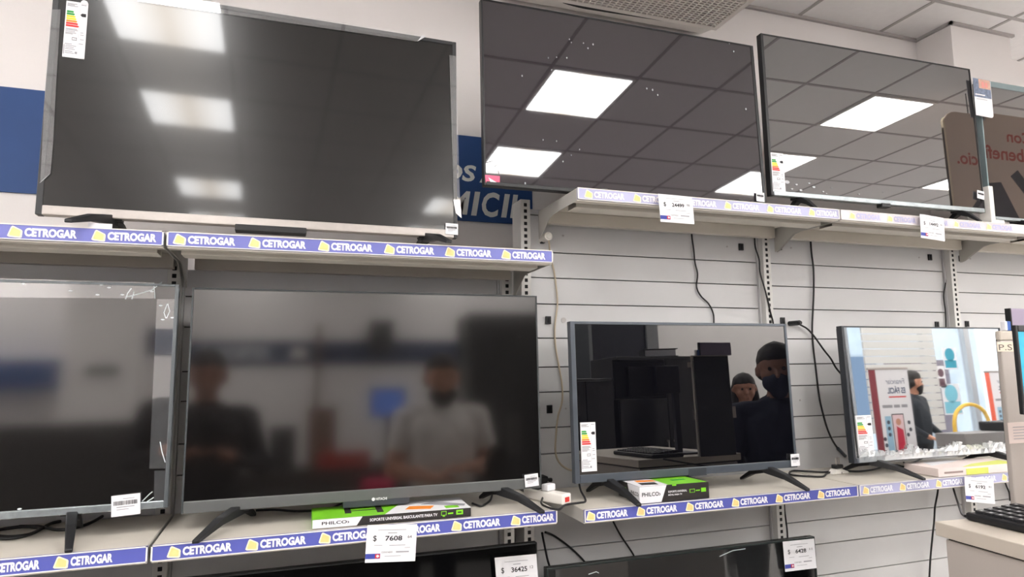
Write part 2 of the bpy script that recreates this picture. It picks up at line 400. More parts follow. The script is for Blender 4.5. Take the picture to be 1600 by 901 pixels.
def energy_label(t, tilted, u, v, wd, ht, tab=False, y=-.0002, label=None):   # u,v = lower-left corner
    mb = MB(); mb.box(u, u+wd, y, y+.0025, v, v+ht, 0)
    if tab: mb.disc((u+wd*.82, v+ht), wd*.17, y, y+.0025, 20, 0)
    P_ = lambda a, c, a2, c2, mi: mb.box(u+a*wd, u+a2*wd, y-.0004, y, v+c*ht, v+c2*ht, mi)
    top = .83
    for k, mi in enumerate((1, 1, 2, 2, 3, 4, 4)):
        zt = top-k*.042; x1 = .34+k*.045
        mb.prism([(u+.06*wd, v+(zt-.034)*ht), (u+x1*wd, v+(zt-.034)*ht), (u+(x1+.05)*wd, v+(zt-.017)*ht), (u+x1*wd, v+zt*ht), (u+.06*wd, v+zt*ht)], 'y', y-.0004, y, mi)
    mb.prism([(u+.68*wd, v+.775*ht), (u+.76*wd, v+.745*ht), (u+.94*wd, v+.745*ht), (u+.94*wd, v+.805*ht), (u+.76*wd, v+.805*ht)], 'y', y-.0004, y, 5)
    P_(.66, .2, .665, .95, 6)
    for k, (c, a, a2) in enumerate(((.95, .06, .5), (.93, .06, .4), (.95, .7, .92), (.91, .06, .55), (.5, .06, .58), (.48, .06, .62), (.455, .06, .5), (.43, .06, .55), (.41, .06, .4), (.45, .74, .88), (.41, .74, .9), (.33, .74, .92), (.25, .7, .9), (.23, .06, .4), (.2, .1, .6), (.17, .1, .5), (.14, .1, .55), (.1, .1, .45), (.07, .1, .52))):
        P_(a, c, a2, c+.012, 6)
    P_(.38, .31, .6, .318, 5); P_(.38, .35, .6, .358, 5); P_(.38, .31, .395, .358, 5); P_(.585, .31, .6, .358, 5)
    P_(.55, .07, .66, .11, 6); P_(.03, .05, .07, .22, 6)
    o = obj('energy_label', tilted(mb), [white_m, green_m, yel_m, orange_m, redink_m, ink_m, greyink_m], t)
    o['label'] = label or 'white energy efficiency label with coloured arrows'
def barcode(t, tilted, u, v, wd, ht, rot=0, y=-.0035):
    mb = MB(); mb.box(-wd/2, wd/2, y, y+.0012, -ht/2, ht/2, 0)
    rnd = random.Random(int(abs(u)*1000)); x = -wd*.42
    while x < wd*.4:
        bw = rnd.choice((.006, .011, .016))*wd*1.2; mb.box(x, x+bw, y-.0004, y, ht*.02, ht*.22, 1); x += bw+rnd.choice((.008, .014))*wd*1.3
    mb.box(-wd*.32, wd*.3, y-.0004, y, -ht*.09, -ht*.05, 2); mb.box(-wd*.32, wd*.1, y-.0004, y, -ht*.2, -ht*.17, 2); mb.box(-wd*.1, wd*.3, y-.0004, y, ht*.3, ht*.33, 2)
    c, s = math.cos(math.radians(rot)), math.sin(math.radians(rot))
    mb.v = [(u+p[0]*c-p[2]*s, p[1], v+p[0]*s+p[2]*c) for p in mb.v]
    o = obj('barcode_label', tilted(mb), [white_m, ink_m, greyink_m], t); o['label'] = 'small white barcode sticker'
def film(t, tilted, pts, m, name='protective_film', y=.0012):
    mb = MB(); mb.prism(pts, 'y', y-.0006, y); return obj(name, tilted(mb), m, t)

film_m = film_mat('clear_film', .09, haze=.045)
film2_m = film_mat('glossy_film', .09, haze=.03)
scr1 = screen('satin_screen', (24, 23, 23), .24, .026, coat=1, coat_rough=.062, coat_ior=1.34)
scr2 = screen('film_covered_screen', (36, 31, 38), .03, .10)
scr3 = screen('matte_screen', (14, 13, 13), .08, .125)
scr4 = screen('glossy_screen', (40, 39, 42), .018, .22)
scr5 = screen('glass_screen', (9, 9, 13), .012, .135)
scr6 = screen('mirror_film_screen', (24, 26, 28), .02, .42)
scr0 = screen('dull_screen', (16, 15, 15), .08, .15)

# big silver-edged television, upper left
tA, fA, dzA = television('largest television with a silver lower edge on the upper left shelf', -1.2355, 1.8225, -.24, .925, .541, .8, 1.5, Z_UL, scr1, mat('dark_slate_bezel', (44, 45, 48), .35, noise=.04, nscale=30), (.012, .010, .010, .021), feet=((.14, -.05, .0), (.845, .03, .0)), lipm=silver_m)
Q = lambda px, py: ptv(tA, px, py, 0, 1.5, dzA)
u, v = Q(97, 88); u2, v2 = Q(138, 6)
energy_label(tA, fA, u, v, u2-u, v2-v, tab=True)
film(tA, fA, [Q(77, 15), Q(95, 15), Q(88, 130), Q(83, 225), Q(79, 271), Q(63, 286)], film_m, y=-.0004)
film(tA, fA, [Q(215, -14), Q(660, 54), Q(652, 65), Q(215, 2)], film_m, y=-.0004)
film(tA, fA, [Q(702, 86), Q(713, 88), Q(719, 340), Q(709, 320)], film_m, y=-.0004)
film(tA, fA, [Q(652, 65), Q(666, 57), Q(659, 56)], white_m, 'film_corner', y=-.0011); film(tA, fA, [Q(62, 286), Q(79, 271), Q(66, 283)], white_m, 'film_corner', y=-.0011)
film(tA, fA, [Q(708, 312), Q(719, 312), Q(721, 341), Q(712, 333)], white_m, 'film_corner', y=-.0011)
barcode(tA, fA, *Q(705.5, 358), .033, .029, -1)
mb = MB(); a = Q(367, 356); c = Q(479, 362); mb.box(a[0], c[0], -.002, .03, -.012, .004); obj('sensor_bar', fA(mb), blackp_m, tA, bevel=.002)
mb = MB(); p = at(156, 352, -.29); lx = (p-Vector(tA.location)); mb.box(lx.x-.022, lx.x+.022, -.052, -.0515, .001, .013); o = obj('paper_slip', mb, white_m, tA)

# upper middle television in bubbly film
tB, fB, dzB = television('television in bubbled film reflecting two ceiling lights, upper middle shelf', -.231, 1.976, -.203, .927, .548, -.23, 2.5, Z_UR, scr2, blackp_m, (.006, .010, .004, .012), feet=((.36, -.02, .0), (.80, .02, .0)), toe=.07)
Q = lambda px, py: ptv(tB, px, py, 0, 2.5, dzB)
mb = MB()
for px, py in ((890, 61), (912, 67), (927, 69), (893, 66), (919, 75), (857, 90), (870, 89), (886, 90), (862, 109), (816, 118), (906, 233), (893, 242), (880, 252), (821, 286), (849, 218), (870, 220), (1011, 138), (1020, 140), (1028, 148), (1147, 80), (1166, 170), (1140, 68)):
    u, v = Q(px, py); r = random.uniform(.0016, .003); mb.prism([(u+r*.75*math.cos(k*PI/4), v+r*1.3*math.sin(k*PI/4)) for k in range(8)], 'y', .0008, .0024)
o = obj('film_bubble', fB(mb), film_mat('bubble_film', .35, haze=.3), tB)
mb = MB(); CR = []
for pts in (((758, 254), (770, 251)), ((773, 260), (777, 257)), ((779, 266), (780, 271))):
    CR.append([(Q(*p)[0], .0015, Q(*p)[1]) for p in pts])
for q in CR: obj('film_crease', fB(MB().tube(q, .0011, 6)), mat('grey_crease', (120, 116, 116), .5), tB)
film(tB, fB, [Q(758, 273), Q(781, 275), Q(781, 287), Q(759, 285)], pink_m, 'pink_tape', y=.0005); film(tB, fB, [Q(763, 277), Q(776, 285), Q(766, 284)], white_m, 'film_corner', y=-.0003)
barcode(tB, fB, *Q(1187, 308), .03, .03, -3)

# upper right television
tC, fC, dzC = television('glossy television with silver film lower edge and energy label, upper right shelf', .719, 2.020, -.203, .929, .546, -1.15, .9, Z_UR, scr4, blackp_m, (.010, .004, .004, .016), feet=((.12, .0, .0), (.82, .0, .0)), toe=.075, lipm=chrome_m)
Q = lambda px, py: ptv(tC, px, py, 0, .9, dzC)
u, v = Q(1208, 299); u2, v2 = Q(1223.5, 240); energy_label(tC, fC, u, v, u2-u, v2-v)
mb = MB()
for px, py, r in ((1230, 284, .010), (1245, 288, .005), (1238, 295, .004), (1252, 297, .006), (1265, 286, .004), (1272, 292, .006), (1287, 299, .004), (1292, 302, .003), (1343, 303, .003), (1381, 300, .002), (1300, 293, .002)):
    u, v = Q(px, py); mb.prism([(u+r*math.cos(k*PI/5), v+r*.55*math.sin(k*PI/5)) for k in range(10)], 'y', .0008, .0024)
obj('film_bubble', fC(mb), MATS['bubble_film'], tC)
mb = MB(); a = Q(1377, 321); c = Q(1391, 323); mb.box(a[0], c[0], -.004, .02, -.010, .004); obj('sensor_bar', fC(mb), blackp_m, tC, bevel=.002)
barcode(tC, fC, *Q(1530, 305), .034, .03, -8, y=-.006)

# far right television
tD, fD, dzD = television('brownish-looking television cut by the right edge of the upper shelf', 1.690, 2.002, -.21, .906, .532, -.8, 0, Z_UR, scr4, mat('teal_film_edge', (122, 138, 142), .3, metal=.3), (.006, .006, .022, .012), feet=((.16, .0, .0), (.80, .0, .0)), toe=.075, lipm=chrome_m)
mb = MB(); mb.box(-.016, .006, -.012, .03, -.012, .12); mb.box(-.016, .05, -.012, .03, -.02, -.004); obj('corner_protector', fD(mb), foam_m, tD, bevel=.002)['label'] = 'white foam corner protector'

# lower left corner television
tE, fE, dzE = television('television with wide loose film strips at the lower left corner', -1.806, 1.190, -.2, .845, .497, 0, 1.2, Z_LL, scr0, mat('film_silver_bezel', (110, 116, 120), .25, metal=.5), (.008, .008, .006, .016), feet=((.12, -.03, .0), (.66, .03, .0)), lipm=chrome_m)
Q = lambda px, py: ptv(tE, px, py, 0, 1.2, dzE)
film(tE, fE, [Q(-60, 433), Q(241, 441), Q(241, 466), Q(-60, 464)], film2_m)
film(tE, fE, [Q(245, 467), Q(275, 467), Q(264, 732), Q(233, 732)], film2_m); film(tE, fE, [Q(241, 735), Q(262, 735), Q(260, 790), Q(240, 790)], film2_m)
mb = MB(); CR = []
for pts in (((253, 440), (237, 453), (216, 459), (196, 464)), ((205, 450), (199, 458), (196, 467)), ((209, 455), (206, 467)), ((240, 441), (242, 466)), ((261, 475), (256, 488), (259, 497)), ((262, 474), (265, 486), (260, 497)), ((250, 690), (253, 706), (258, 722)), ((222, 783), (234, 771), (238, 768)), ((226, 786), (240, 777))):
    CR.append([(Q(*p)[0], .0015, Q(*p)[1]) for p in pts])
for px, py in ((36, 443), (47, 440), (110, 454), (158, 444), (170, 449), (152, 460), (191, 460), (237, 455), (251, 477), (254, 499), (269, 496), (30, 795)):
    u, v = Q(px, py); mb.prism([(u+.004*math.cos(k*PI/4), v+.0018*math.sin(k*PI/4)) for k in range(8)], 'y', .0008, .0022)
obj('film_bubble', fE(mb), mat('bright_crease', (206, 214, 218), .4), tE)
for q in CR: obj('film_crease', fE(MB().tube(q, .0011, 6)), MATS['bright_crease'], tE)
barcode(tE, fE, *Q(197.5, 788), .055, .044, 3, y=-.005)

# lower left centre television
tF, fF, dzF = television('matte television reflecting a man in a white shirt, lower left shelf', -.932, 1.177, -.217, .845, .502, -.8, 1.8, Z_LL, scr3, mat('slate_bezel', (66, 69, 72), .35, noise=.05, nscale=30), (.004, .004, .004, .026), feet=((.12, -.075, .0), (.735, .07, .0)), lipm=mat('grey_slate_bezel', (92, 94, 94), .34, noise=.05, nscale=30))
Q = lambda px, py: ptv(tF, px, py, 0, 1.8, dzF)
mb = MB(); u, v = Q(586, 779); mb.disc((u-.004, v-.0005), .004, -.0016, -.001, 14); add_text(mb, 'HITACHI', u+.002, v-.0035, -.0016, w=.026, h=.0062, bold=.03); obj('brand_lettering', fF(mb), white_m, tF)
mb = MB(); a = Q(536, 788); c = Q(640, 780); mb.box(a[0], c[0], -.0005, .03, -.014, .003); obj('sensor_bar', fF(mb), greyp_m, tF, bevel=.002)
barcode(tF, fF, *Q(829.5, 749.5), .037, .031, 4, y=-.006)

# small television
tG, fG, dzG = television('smallest television reflecting dark cabinets, with energy label at lower left', .020, 1.175, -.203, .741, .438, 0, 1.9, Z_LR, scr5, gun_m, (.014, .008, .008, .022), feet=((.10, .03, .0), (.635, .04, .0)), lipm=mat('smoke_bezel', (74, 80, 88), .3, noise=.06, nscale=20))
Q = lambda px, py: ptv(tG, px, py, 0, 1.9, dzG)
u, v = Q(909.5, 737); u2, v2 = Q(930, 659); energy_label(tG, fG, u, v, u2-u, v2-v)
mb = MB(); u, v = Q(1086, 739); mb.disc((u, v), .005, -.0016, -.001, 14); add_text(mb, 'LG', u+.007, v-.0038, -.0016, h=.0075, bold=.03); obj('brand_lettering', fG(mb), mat('pale_grey_print', (200, 204, 208), .5), tG)
mb = MB(); a = Q(1076, 744); c = Q(1104, 741); mb.box(a[0], c[0], -.002, .02, -.003, .02); obj('sensor_bar', fG(mb), greyp_m, tG, bevel=.001)
barcode(tG, fG, *Q(1240.5, 718), .032, .036, 0, y=-.006)

# mirror-like television
tHh, fH, dzH = television('bright mirror-like television with crumpled film reflecting the shop entrance', .985, 1.172, -.2, .735, .437, 0, 2.0, Z_LR, scr6, mat('black_edge_bezel', (40, 44, 50), .3), (.011, .006, .005, .016), feet=((.09, .07, .0), (.63, .03, .0)), lipm=gun_m)
Q = lambda px, py: ptv(tHh, px, py, 0, 2.0, dzH)
u, v = Q(1343, 713); u2, v2 = Q(1361, 648); energy_label(tHh, fH, u, v, u2-u, v2-v)
mb = MB(); rnd = random.Random(5); x = .02
while x < .72:
    h0 = .018; hh = .010+.018*abs(math.sin(x*19)+.4*math.sin(x*47))*rnd.uniform(.4, 1.0); dx = rnd.uniform(.004, .014); sk = rnd.uniform(-.02, .02)
    mb._add([(x, -.002, h0), (x+dx, -.010, h0+.003), (x+dx+sk, -.006, h0+hh*.9), (x+sk*.8, -.003, h0+hh)], [(0, 1, 2, 3)]); x += dx*.75
for k in range(40):
    x = .02+.69*k/40; mb._add([(x, -.0015, .002), (x+.019, -.006+rnd.uniform(0, .004), .003), (x+.019, -.002, .022+rnd.uniform(0, .008)), (x, -.006+rnd.uniform(0, .004), .020)], [(0, 1, 2, 3)])
tag(obj('crumpled_film', fH(mb), film_mat('crumpled_clear_film', .35, (236, 242, 246), haze=.28, rough=.12), tHh), label='crumpled clear film peeling along the lower edge')

# televisions on the base shelves
tI, fI, dzI = television('low television whose top edge shows under the smallest television, 6428 tag in front', -.043, .435, -.15, .91, .512, 0, 1.0, .40, screen('base_screen', (10, 10, 11), .06, .035), mat('green_black_bezel', (34, 42, 42), .25), (.006, .006, .006, .014), feet=((.12, -.02, 0), (.78, .02, 0)))
Q = lambda px, py: ptv(tI, px, py, 0, 1.0, dzI)
film(tI, fI, [Q(868, 888), Q(1222, 846), Q(1226, 905), Q(870, 950)], film_mat('thin_dark_film', .03, haze=.008))
mb = MB(); CR = []
for pts in (((1125, 869), (1145, 860), (1165, 857)), ((920, 897), (932, 893), (936, 895)), ((1150, 855), (1170, 852))):
    CR.append([(Q(*p)[0], .0013, Q(*p)[1]) for p in pts])
for q in CR: obj('film_crease', fI(MB().tube(q, .0011, 6)), MATS['bright_crease'], tI)
tJ, fJ, dzJ = television('low dark television under the green box shelf, 36425 tag at its right corner', -1.04, .46, -.16, .968, .56, 0, 1.0, .40, MATS['base_screen'], blackp_m, (.004, .004, .004, .014), feet=((.12, -.02, 0), (.83, .02, 0)))
tK, fK, dzK = television('low dark television at the bottom left corner under the corner shelf', -2.03, .46, -.16, .968, .56, 0, 1.0, .40, MATS['base_screen'], blackp_m, (.004, .004, .004, .014), feet=((.12, -.02, 0), (.83, .02, 0)))

# ------------------------------------------------------------------ wall banner, air conditioner
t = thing('wall_banner', 'long navy banner with white capital letters on the wall behind the televisions', 'banner', (-.1, WY-.003, 1.99))
mb = MB(); mb.box(-2.6, .20, -.004, .0025, 0, .305); obj('panel', mb, navy_m, t)
mb = MB()
L = lambda px, py: (lambda p: (p.x-t.location.x, p.z-t.location.z))(at(px, py, WY-.008))
sh = .16
e = L(744, 262); add_text(mb, 'ENVÍOS', e[0]-.345, .140, -.0046, w=.345, h=.074, bold=.03, shear=sh)
e = L(749, 286); add_text(mb, 'A', e[0], .140, -.0046, h=.057, bold=.03, shear=sh)
xm = L(735, 300)[0]; add_text(mb, 'DOM', xm-.25, .020, -.0046, w=.25, h=.086, bold=.03, shear=sh)
xi = L(736, 338)[0]; add_text(mb, 'I', xi, .020, -.0046, w=.034, h=.086, bold=.03, shear=sh)
xc = L(753, 338)[0]; add_text(mb, 'C', xc, .018, -.0046, w=.066, h=.090, bold=.03, shear=sh)
xi = L(783, 340)[0]; add_text(mb, 'I', xi, .020, -.0046, w=.034, h=.086, bold=.03, shear=sh)
xi = L(797, 341)[0]; add_text(mb, 'L', xi, .020, -.0046, w=.055, h=.086, bold=.03, shear=sh)
obj('lettering', mb, lett_m, t)

t = thing('air_conditioner', 'white under-ceiling air conditioner with slatted intake grille above the middle television', 'air conditioner', (.45, -.2, 2.8))
X0, X1, Y0, Y1 = -.47, .395, -.10, .40
mb = MB()
prof = [(Y0, 0.005), (Y1, .005), (Y1+.02, .008), (Y1+.088, .024), (Y1+.104, .06), (Y1+.104, .198), (Y0, .198)]
mb.prism(prof, 'x', X0, X1); obj('casing', mb, whitep_m, t, bevel=.004)
mb = MB(); e = .02
for a in ((X0, X1, Y0, Y0+e), (X0, X1, Y1-e, Y1), (X0, X0+e, Y0+e, Y1-e), (X1-e, X1, Y0+e, Y1-e)): mb.box(*a, -.006, .006)
k = Y0+e
while k < Y1-e: mb.box(X0+e, X1-e, k, k+.0065, -.004, .004); k += .0135
k = X0+.06
while k < X1-e: mb.box(k, k+.004, Y0+e, Y1-e, -.0055, .002); k += .024
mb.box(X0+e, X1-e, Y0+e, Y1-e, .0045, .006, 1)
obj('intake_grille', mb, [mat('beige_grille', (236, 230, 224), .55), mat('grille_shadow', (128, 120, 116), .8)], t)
mb = MB(); n = 24
for k in range(n):
    s0, s1 = k/n, (k+1)/n; xa, xb = -.27+.57*s0, -.27+.57*s1
    wa, wb = [.046*min(1, 5*q)**.5*max(0, 1-q)**.8 for q in (s0, s1)]
    Yc = lambda f: Y1+.006+.06*f; Zc = lambda f: .0062+.0142*f
    mb._add([(xa, Yc(0), Zc(0)-.003), (xb, Yc(0), Zc(0)-.003), (xb, Yc(wb/.06), Zc(wb/.06)-.003), (xa, Yc(wa/.06), Zc(wa/.06)-.003)], [(0, 1, 2, 3)])
obj('outlet_slot', mb, dark_m, t)

# ------------------------------------------------------------------ price tags
def price_tag(label, tl, tr, bl, y, amount, small, curl=0, aw=.34):
    A, B, D = at(*tl, y), at(*tr, y), at(*bl, y)
    t = thing('price_tag', label, 'price tag', A)
    ex, ez = B-A, A-D
    def P_(u, v, e=0): q = ex*u-ez*(1-v); return (q.x, q.y+e+curl*(u*u*.6+(1-v)**2*.4), q.z)
    mb = MB(); n = 10
    for i in range(n):
        for j in range(n):
            a, b_, c, d = i/n, (i+1)/n, j/n, (j+1)/n
            mb._add([P_(a, c), P_(b_, c), P_(b_, d), P_(a, d), P_(a, c, .0006), P_(b_, c, .0006), P_(b_, d, .0006), P_(a, d, .0006)], [(0, 1, 2, 3), (7, 6, 5, 4)])
            if j == 0: mb.f.append((len(mb.v)-8, len(mb.v)-4, len(mb.v)-3, len(mb.v)-7)); mb.mi.append(0)
            if j == n-1: mb.f.append((len(mb.v)-6, len(mb.v)-2, len(mb.v)-1, len(mb.v)-5)); mb.mi.append(0)
            if i == 0: mb.f.append((len(mb.v)-8, len(mb.v)-5, len(mb.v)-1, len(mb.v)-4)); mb.mi.append(0)
            if i == n-1: mb.f.append((len(mb.v)-7, len(mb.v)-3, len(mb.v)-2, len(mb.v)-6)); mb.mi.append(0)
    obj('card', mb, white_m, t)
    mb = MB(); e = -.0006
    xf = lambda p: P_(p[0], p[2], e)
    bar = lambda a, c, a2, c2, mi, e=e: [mb._add([P_(a+(a2-a)*k/4, c, e), P_(a+(a2-a)*(k+1)/4, c, e), P_(a+(a2-a)*(k+1)/4, c2, e), P_(a+(a2-a)*k/4, c2, e)], [(0, 1, 2, 3)], mi) for k in range(4)]
    add_text(mb, '$', .13, .55, 0, w=.07, h=.17, mi=0, bold=.005, xf=xf)
    add_text(mb, amount, .37, .57, 0, w=aw, h=.135, mi=0, bold=.02, xf=xf)
    add_text(mb, small, .82, .63, 0, w=.08, h=.075, mi=0, bold=.0, xf=xf)
    add_text(mb, 'CONTADO', .31, .245, 0, w=.22, h=.045, mi=0, bold=.0, xf=xf)
    bar(.60, .25, .86, .285, 1); bar(.22, .855, .78, .868, 1); bar(.42, .77, .6, .79, 1); bar(.16, .45, .32, .462, 1); bar(.46, .44, .78, .455, 1); bar(.77, .37, .88, .382, 1); bar(.38, .155, .7, .167, 1)
    bar(0, .10, .29, .235, 2); bar(.19, .115, .285, .222, 3, e-.0004)
    mb._add([P_(.24+.03*math.cos(k*PI/6), .17+.035*math.sin(k*PI/6), e-.0008) for k in range(12)], [tuple(range(12))], 4)
    obj('printing', mb, [ink_m, greyink_m, blueink_m, redink_m, white_m], t)
    return t
price_tag('white price tag reading 7608 hung below the green box', (574, 820), (652, 818.5), (570, 879), -.3125, '7608', '64')
price_tag('white price tag reading 36425 at the bottom edge', (773, 871), (838, 865), (777, 930), -.170, '36425', '12', aw=.38)
price_tag('white price tag reading 6428 on the low television', (1223, 846), (1272, 841), (1227, 893), -.156, '6428', '11')
price_tag('white curled price tag reading 24499 on the high middle shelf', (1028, 302.5), (1082, 307), (1033, 346), -.306, '24499', '08', curl=.006, aw=.36)
price_tag('white curled price tag reading 14492 on the high right shelf', (1437, 334), (1476, 340), (1440, 371), -.306, '14492', '76', curl=.006, aw=.36)
price_tag('white price tag reading 6192 beside the counter', (1507, 744), (1550, 748), (1508, 783), -.303, '6192', '91', curl=-.008)

# ------------------------------------------------------------------ bracket cartons
def carton(label, fbl, fbr, ztop_px, zs, depth):
    A, B = atz(*fbl, zs), atz(*fbr, zs); rz = math.atan2(B.y-A.y, B.x-A.x); wd = (B-A).length
    ht = at(*ztop_px, A.y).z-zs
    t = thing('bracket_box', label, 'box', (A.x, A.y, zs), rz)
    return t, wd, ht, depth
def flat(mb, pts, y0, mi): mb.prism(pts, 'y', y0-.0005, y0, mi)
zA = Z_LL+.0015
t, wd, ht, dp = carton('thin green, white and black wall-bracket carton on the lower left shelf', (488, 826.5), (736, 806), (489.5, 812), zA, .125)
mb = MB(); mb.box(0, wd, 0, dp, 0, ht); obj('carton', mb, cblack_m, t, bevel=.001)
mb = MB(); flat(mb, [(0, .0005), (wd*.265, .0005), (wd*.30, ht-.0005), (0, ht-.0005)], 0, 0)
mb.box(-.0006, 0, 0, dp, .0005, ht-.0005, 1)
mb.prism([(0, 0), (wd*.44, 0), (wd*.60, dp), (0, dp)], 'z', ht, ht+.0005, 1); mb.prism([(wd*.44, 0), (wd, 0), (wd, dp), (wd*.60, dp)], 'z', ht, ht+.0005, 0)
mb.prism([(wd*.58, dp*.25), (wd*.74, dp*.15), (wd*.78, dp*.4), (wd*.62, dp*.5)], 'z', ht+.0005, ht+.0009, 3)
mb.prism([(wd*.7, dp*.6), (wd*.97, dp*.2), (wd*.99, dp*.35), (wd*.8, dp*.8)], 'z', ht+.0005, ht+.0009, 4)
for a in ((.20, .3, .24, .8), (.24, .45, .42, .5), (.40, .2, .44, .75)): mb.box(wd*a[0], wd*a[2], dp*a[1], dp*a[3], ht+.0005, ht+.0009, 2)
mb.box(wd*.84, wd*.93, dp*.1, dp*.3, ht+.0005, ht+.0009, 1)
flat(mb, [(wd*.80, ht*.36), (wd*.835, ht*.36), (wd*.835, ht*.84), (wd*.80, ht*.84)], -.0005, 1); flat(mb, [(wd*.804, ht*.43), (wd*.831, ht*.43), (wd*.831, ht*.78), (wd*.804, ht*.78)], -.001, 2)
flat(mb, [(wd*.81, ht*.2), (wd*.825, ht*.2), (wd*.825, ht*.36), (wd*.81, ht*.36)], -.0005, 1); flat(mb, [(wd*.845, ht*.45), (wd*.88, ht*.45), (wd*.88, ht*.62), (wd*.845, ht*.62)], -.0005, 1)
flat(mb, [(wd*.90, ht*.32), (wd*.945, ht*.32), (wd*.945, ht*.86), (wd*.90, ht*.86)], -.0005, 1); flat(mb, [(wd*.91, ht*.52), (wd*.935, ht*.52), (wd*.935, ht*.66), (wd*.91, ht*.66)], -.001, 2)
obj('printed_panels', mb, [white_m, lime_m, cblack_m, orange_m, greyink_m], t)
mb = MB(); add_text(mb, 'PHILCO›', wd*.055, ht*.36, -.0008, w=wd*.165, h=ht*.36, bold=.02); obj('brand_lettering', mb, ink_m, t)
mb = MB(); add_text(mb, 'SOPORTE UNIVERSAL BASCULANTE PARA TV', wd*.345, ht*.34, -.0008, w=wd*.43, h=ht*.34, bold=.03); obj('product_lettering', mb, white_m, t)

zB = Z_LR+.0015
t, wd, ht, dp = carton('tall white, green and black wall-bracket carton under the smallest television', (1000, 787), (1108.5, 777.5), (998.5, 760.5), zB, .118)
mb = MB(); mb.box(0, wd, 0, dp, 0, ht); obj('carton', mb, cblack_m, t, bevel=.001)
mb = MB(); flat(mb, [(0, .0005), (wd*.30, .0005), (wd*.38, ht-.0005), (0, ht-.0005)], 0, 0)
mb.prism([(0, .0005), (dp*.42, .0005), (dp*.55, ht-.0005), (0, ht-.0005)], 'x', -.0006, 0, 0)
mb.prism([(0, 0), (wd*.40, 0), (wd*.40, dp), (0, dp)], 'z', ht, ht+.0005, 0); mb.prism([(wd*.40, 0), (wd*.97, 0), (wd*.90, dp), (wd*.40, dp)], 'z', ht, ht+.0005, 1)
mb.prism([(wd*.46, 0), (wd*.52, 0), (wd*.50, -.001), (wd*.48, -.001)], 'z', ht-.004, ht, 1)
mb.prism([(wd*.08, dp*.15), (wd*.30, dp*.1), (wd*.32, dp*.35), (wd*.1, dp*.4)], 'z', ht+.0005, ht+.0009, 2); mb.prism([(wd*.12, dp*.5), (wd*.38, dp*.45), (wd*.38, dp*.62), (wd*.14, dp*.7)], 'z', ht+.0005, ht+.0009, 3)
mb.box(wd*.6, wd*.8, dp*.4, dp*.5, ht+.0005, ht+.0009, 4)
flat(mb, [(wd*.71, ht*.42), (wd*.785, ht*.42), (wd*.785, ht*.64), (wd*.71, ht*.64)], -.0005, 1); flat(mb, [(wd*.718, ht*.45), (wd*.777, ht*.45), (wd*.777, ht*.61), (wd*.718, ht*.61)], -.001, 2)
flat(mb, [(wd*.80, ht*.5), (wd*.86, ht*.5), (wd*.86, ht*.56), (wd*.80, ht*.56)], -.0005, 1); flat(mb, [(wd*.88, ht*.42), (wd*.95, ht*.42), (wd*.95, ht*.66), (wd*.88, ht*.66)], -.0005, 1)
mb.box(-.0006, 0, dp*.62, dp*.72, ht*.45, ht*.68, 1)
obj('printed_panels', mb, [white_m, lime_m, cblack_m, orange_m, green_m], t)
mb = MB(); add_text(mb, 'PHILCO›', wd*.03, ht*.40, -.0008, w=wd*.26, h=ht*.24, bold=.02)
add_text(mb, 'PHILCO›', 0, ht*.40, 0, w=dp*.36, h=ht*.24, bold=.02, xf=lambda p: (-.0008, dp*.39-p[0], p[2])); obj('brand_lettering', mb, ink_m, t)
mb = MB(); add_text(mb, 'SOPORTE UNIVERSAL', wd*.40, ht*.52, -.0008, w=wd*.27, h=ht*.12, bold=.03); add_text(mb, 'MÓVIL PARA TV', wd*.40, ht*.34, -.0008, w=wd*.20, h=ht*.12, bold=.03); obj('product_lettering', mb, white_m, t)

t, wd, ht, dp = carton('pale pinkish flat carton with a yellow-green patch beside the counter divider', (1467, 745.5), (1590, 735.5), (1467, 732), zB, .125)
mb = MB(); mb.box(0, wd, 0, dp, 0, ht); obj('carton', mb, mat('pale_pink_card', (226, 212, 208), .5, noise=.04, nscale=10), t, bevel=.001)
mb = MB(); flat(mb, [(wd*.34, .001), (wd*.62, .001), (wd*.62, ht*.75), (wd*.34, ht*.75)], 0, 0)
mb.prism([(wd*.3, 0), (wd, 0), (wd, dp*.5), (wd*.55, dp*.3)], 'z', ht, ht+.0005, 0); mb.prism([(wd*.1, dp*.4), (wd*.5, dp*.7), (wd*.7, dp*.95), (wd*.2, dp*.9)], 'z', ht, ht+.0005, 1)
flat(mb, [(wd*.07, ht*.35), (wd*.30, ht*.35), (wd*.30, ht*.58), (wd*.07, ht*.58)], 0, 2)
obj('printed_panels', mb, [mat('yellow_green_print', (206, 214, 96), .5), white_m, mat('taupe_print', (150, 132, 128), .6)], t)

# ------------------------------------------------------------------ cables, plugs and power strip
def cable(label, pts, r=.0032, m=None, y=None, name='power_cable'):
    P_ = []
    for q in pts:
        P_.append(at(q[0], q[1], q[2] if len(q) > 2 else y))
    o = obj(name, MB().tube(smooth(P_, 6), r, 8), m or cable_m, shade=True)
    return tag(o, label, 'cable')
def plug(parent, px, py, y, m, r=.013):
    p = at(px, py, y); mb = MB(); mb.disc((p.x, p.z), r, y-.02, .0297, 18); mb.disc((p.x, p.z), r*.7, y-.026, y-.02, 18)
    return obj('plug', mb, m, parent, bevel=.001)
c = cable('beige cable with round white plug hanging at the left end of the slatted panels', [(857, 371, -.02), (858.5, 384, -.015), (860, 400), (866, 425), (869, 448), (871, 475), (867, 510), (868, 540), (873, 570), (878, 600), (878.5, 625), (872, 650), (869, 675), (868, 705), (874, 722), (886, 732), (900, 736)], .0028, cablew_m, .024)
plug(c, 853.5, 370.5, -.005, whitep_m, .013)
mb = MB(); p = at(848, 373, .02); mb.box(p.x-.006, p.x+.006, .014, .0296, p.z-.014, p.z+.014); obj('socket', mb, blackp_m, c, bevel=.001)
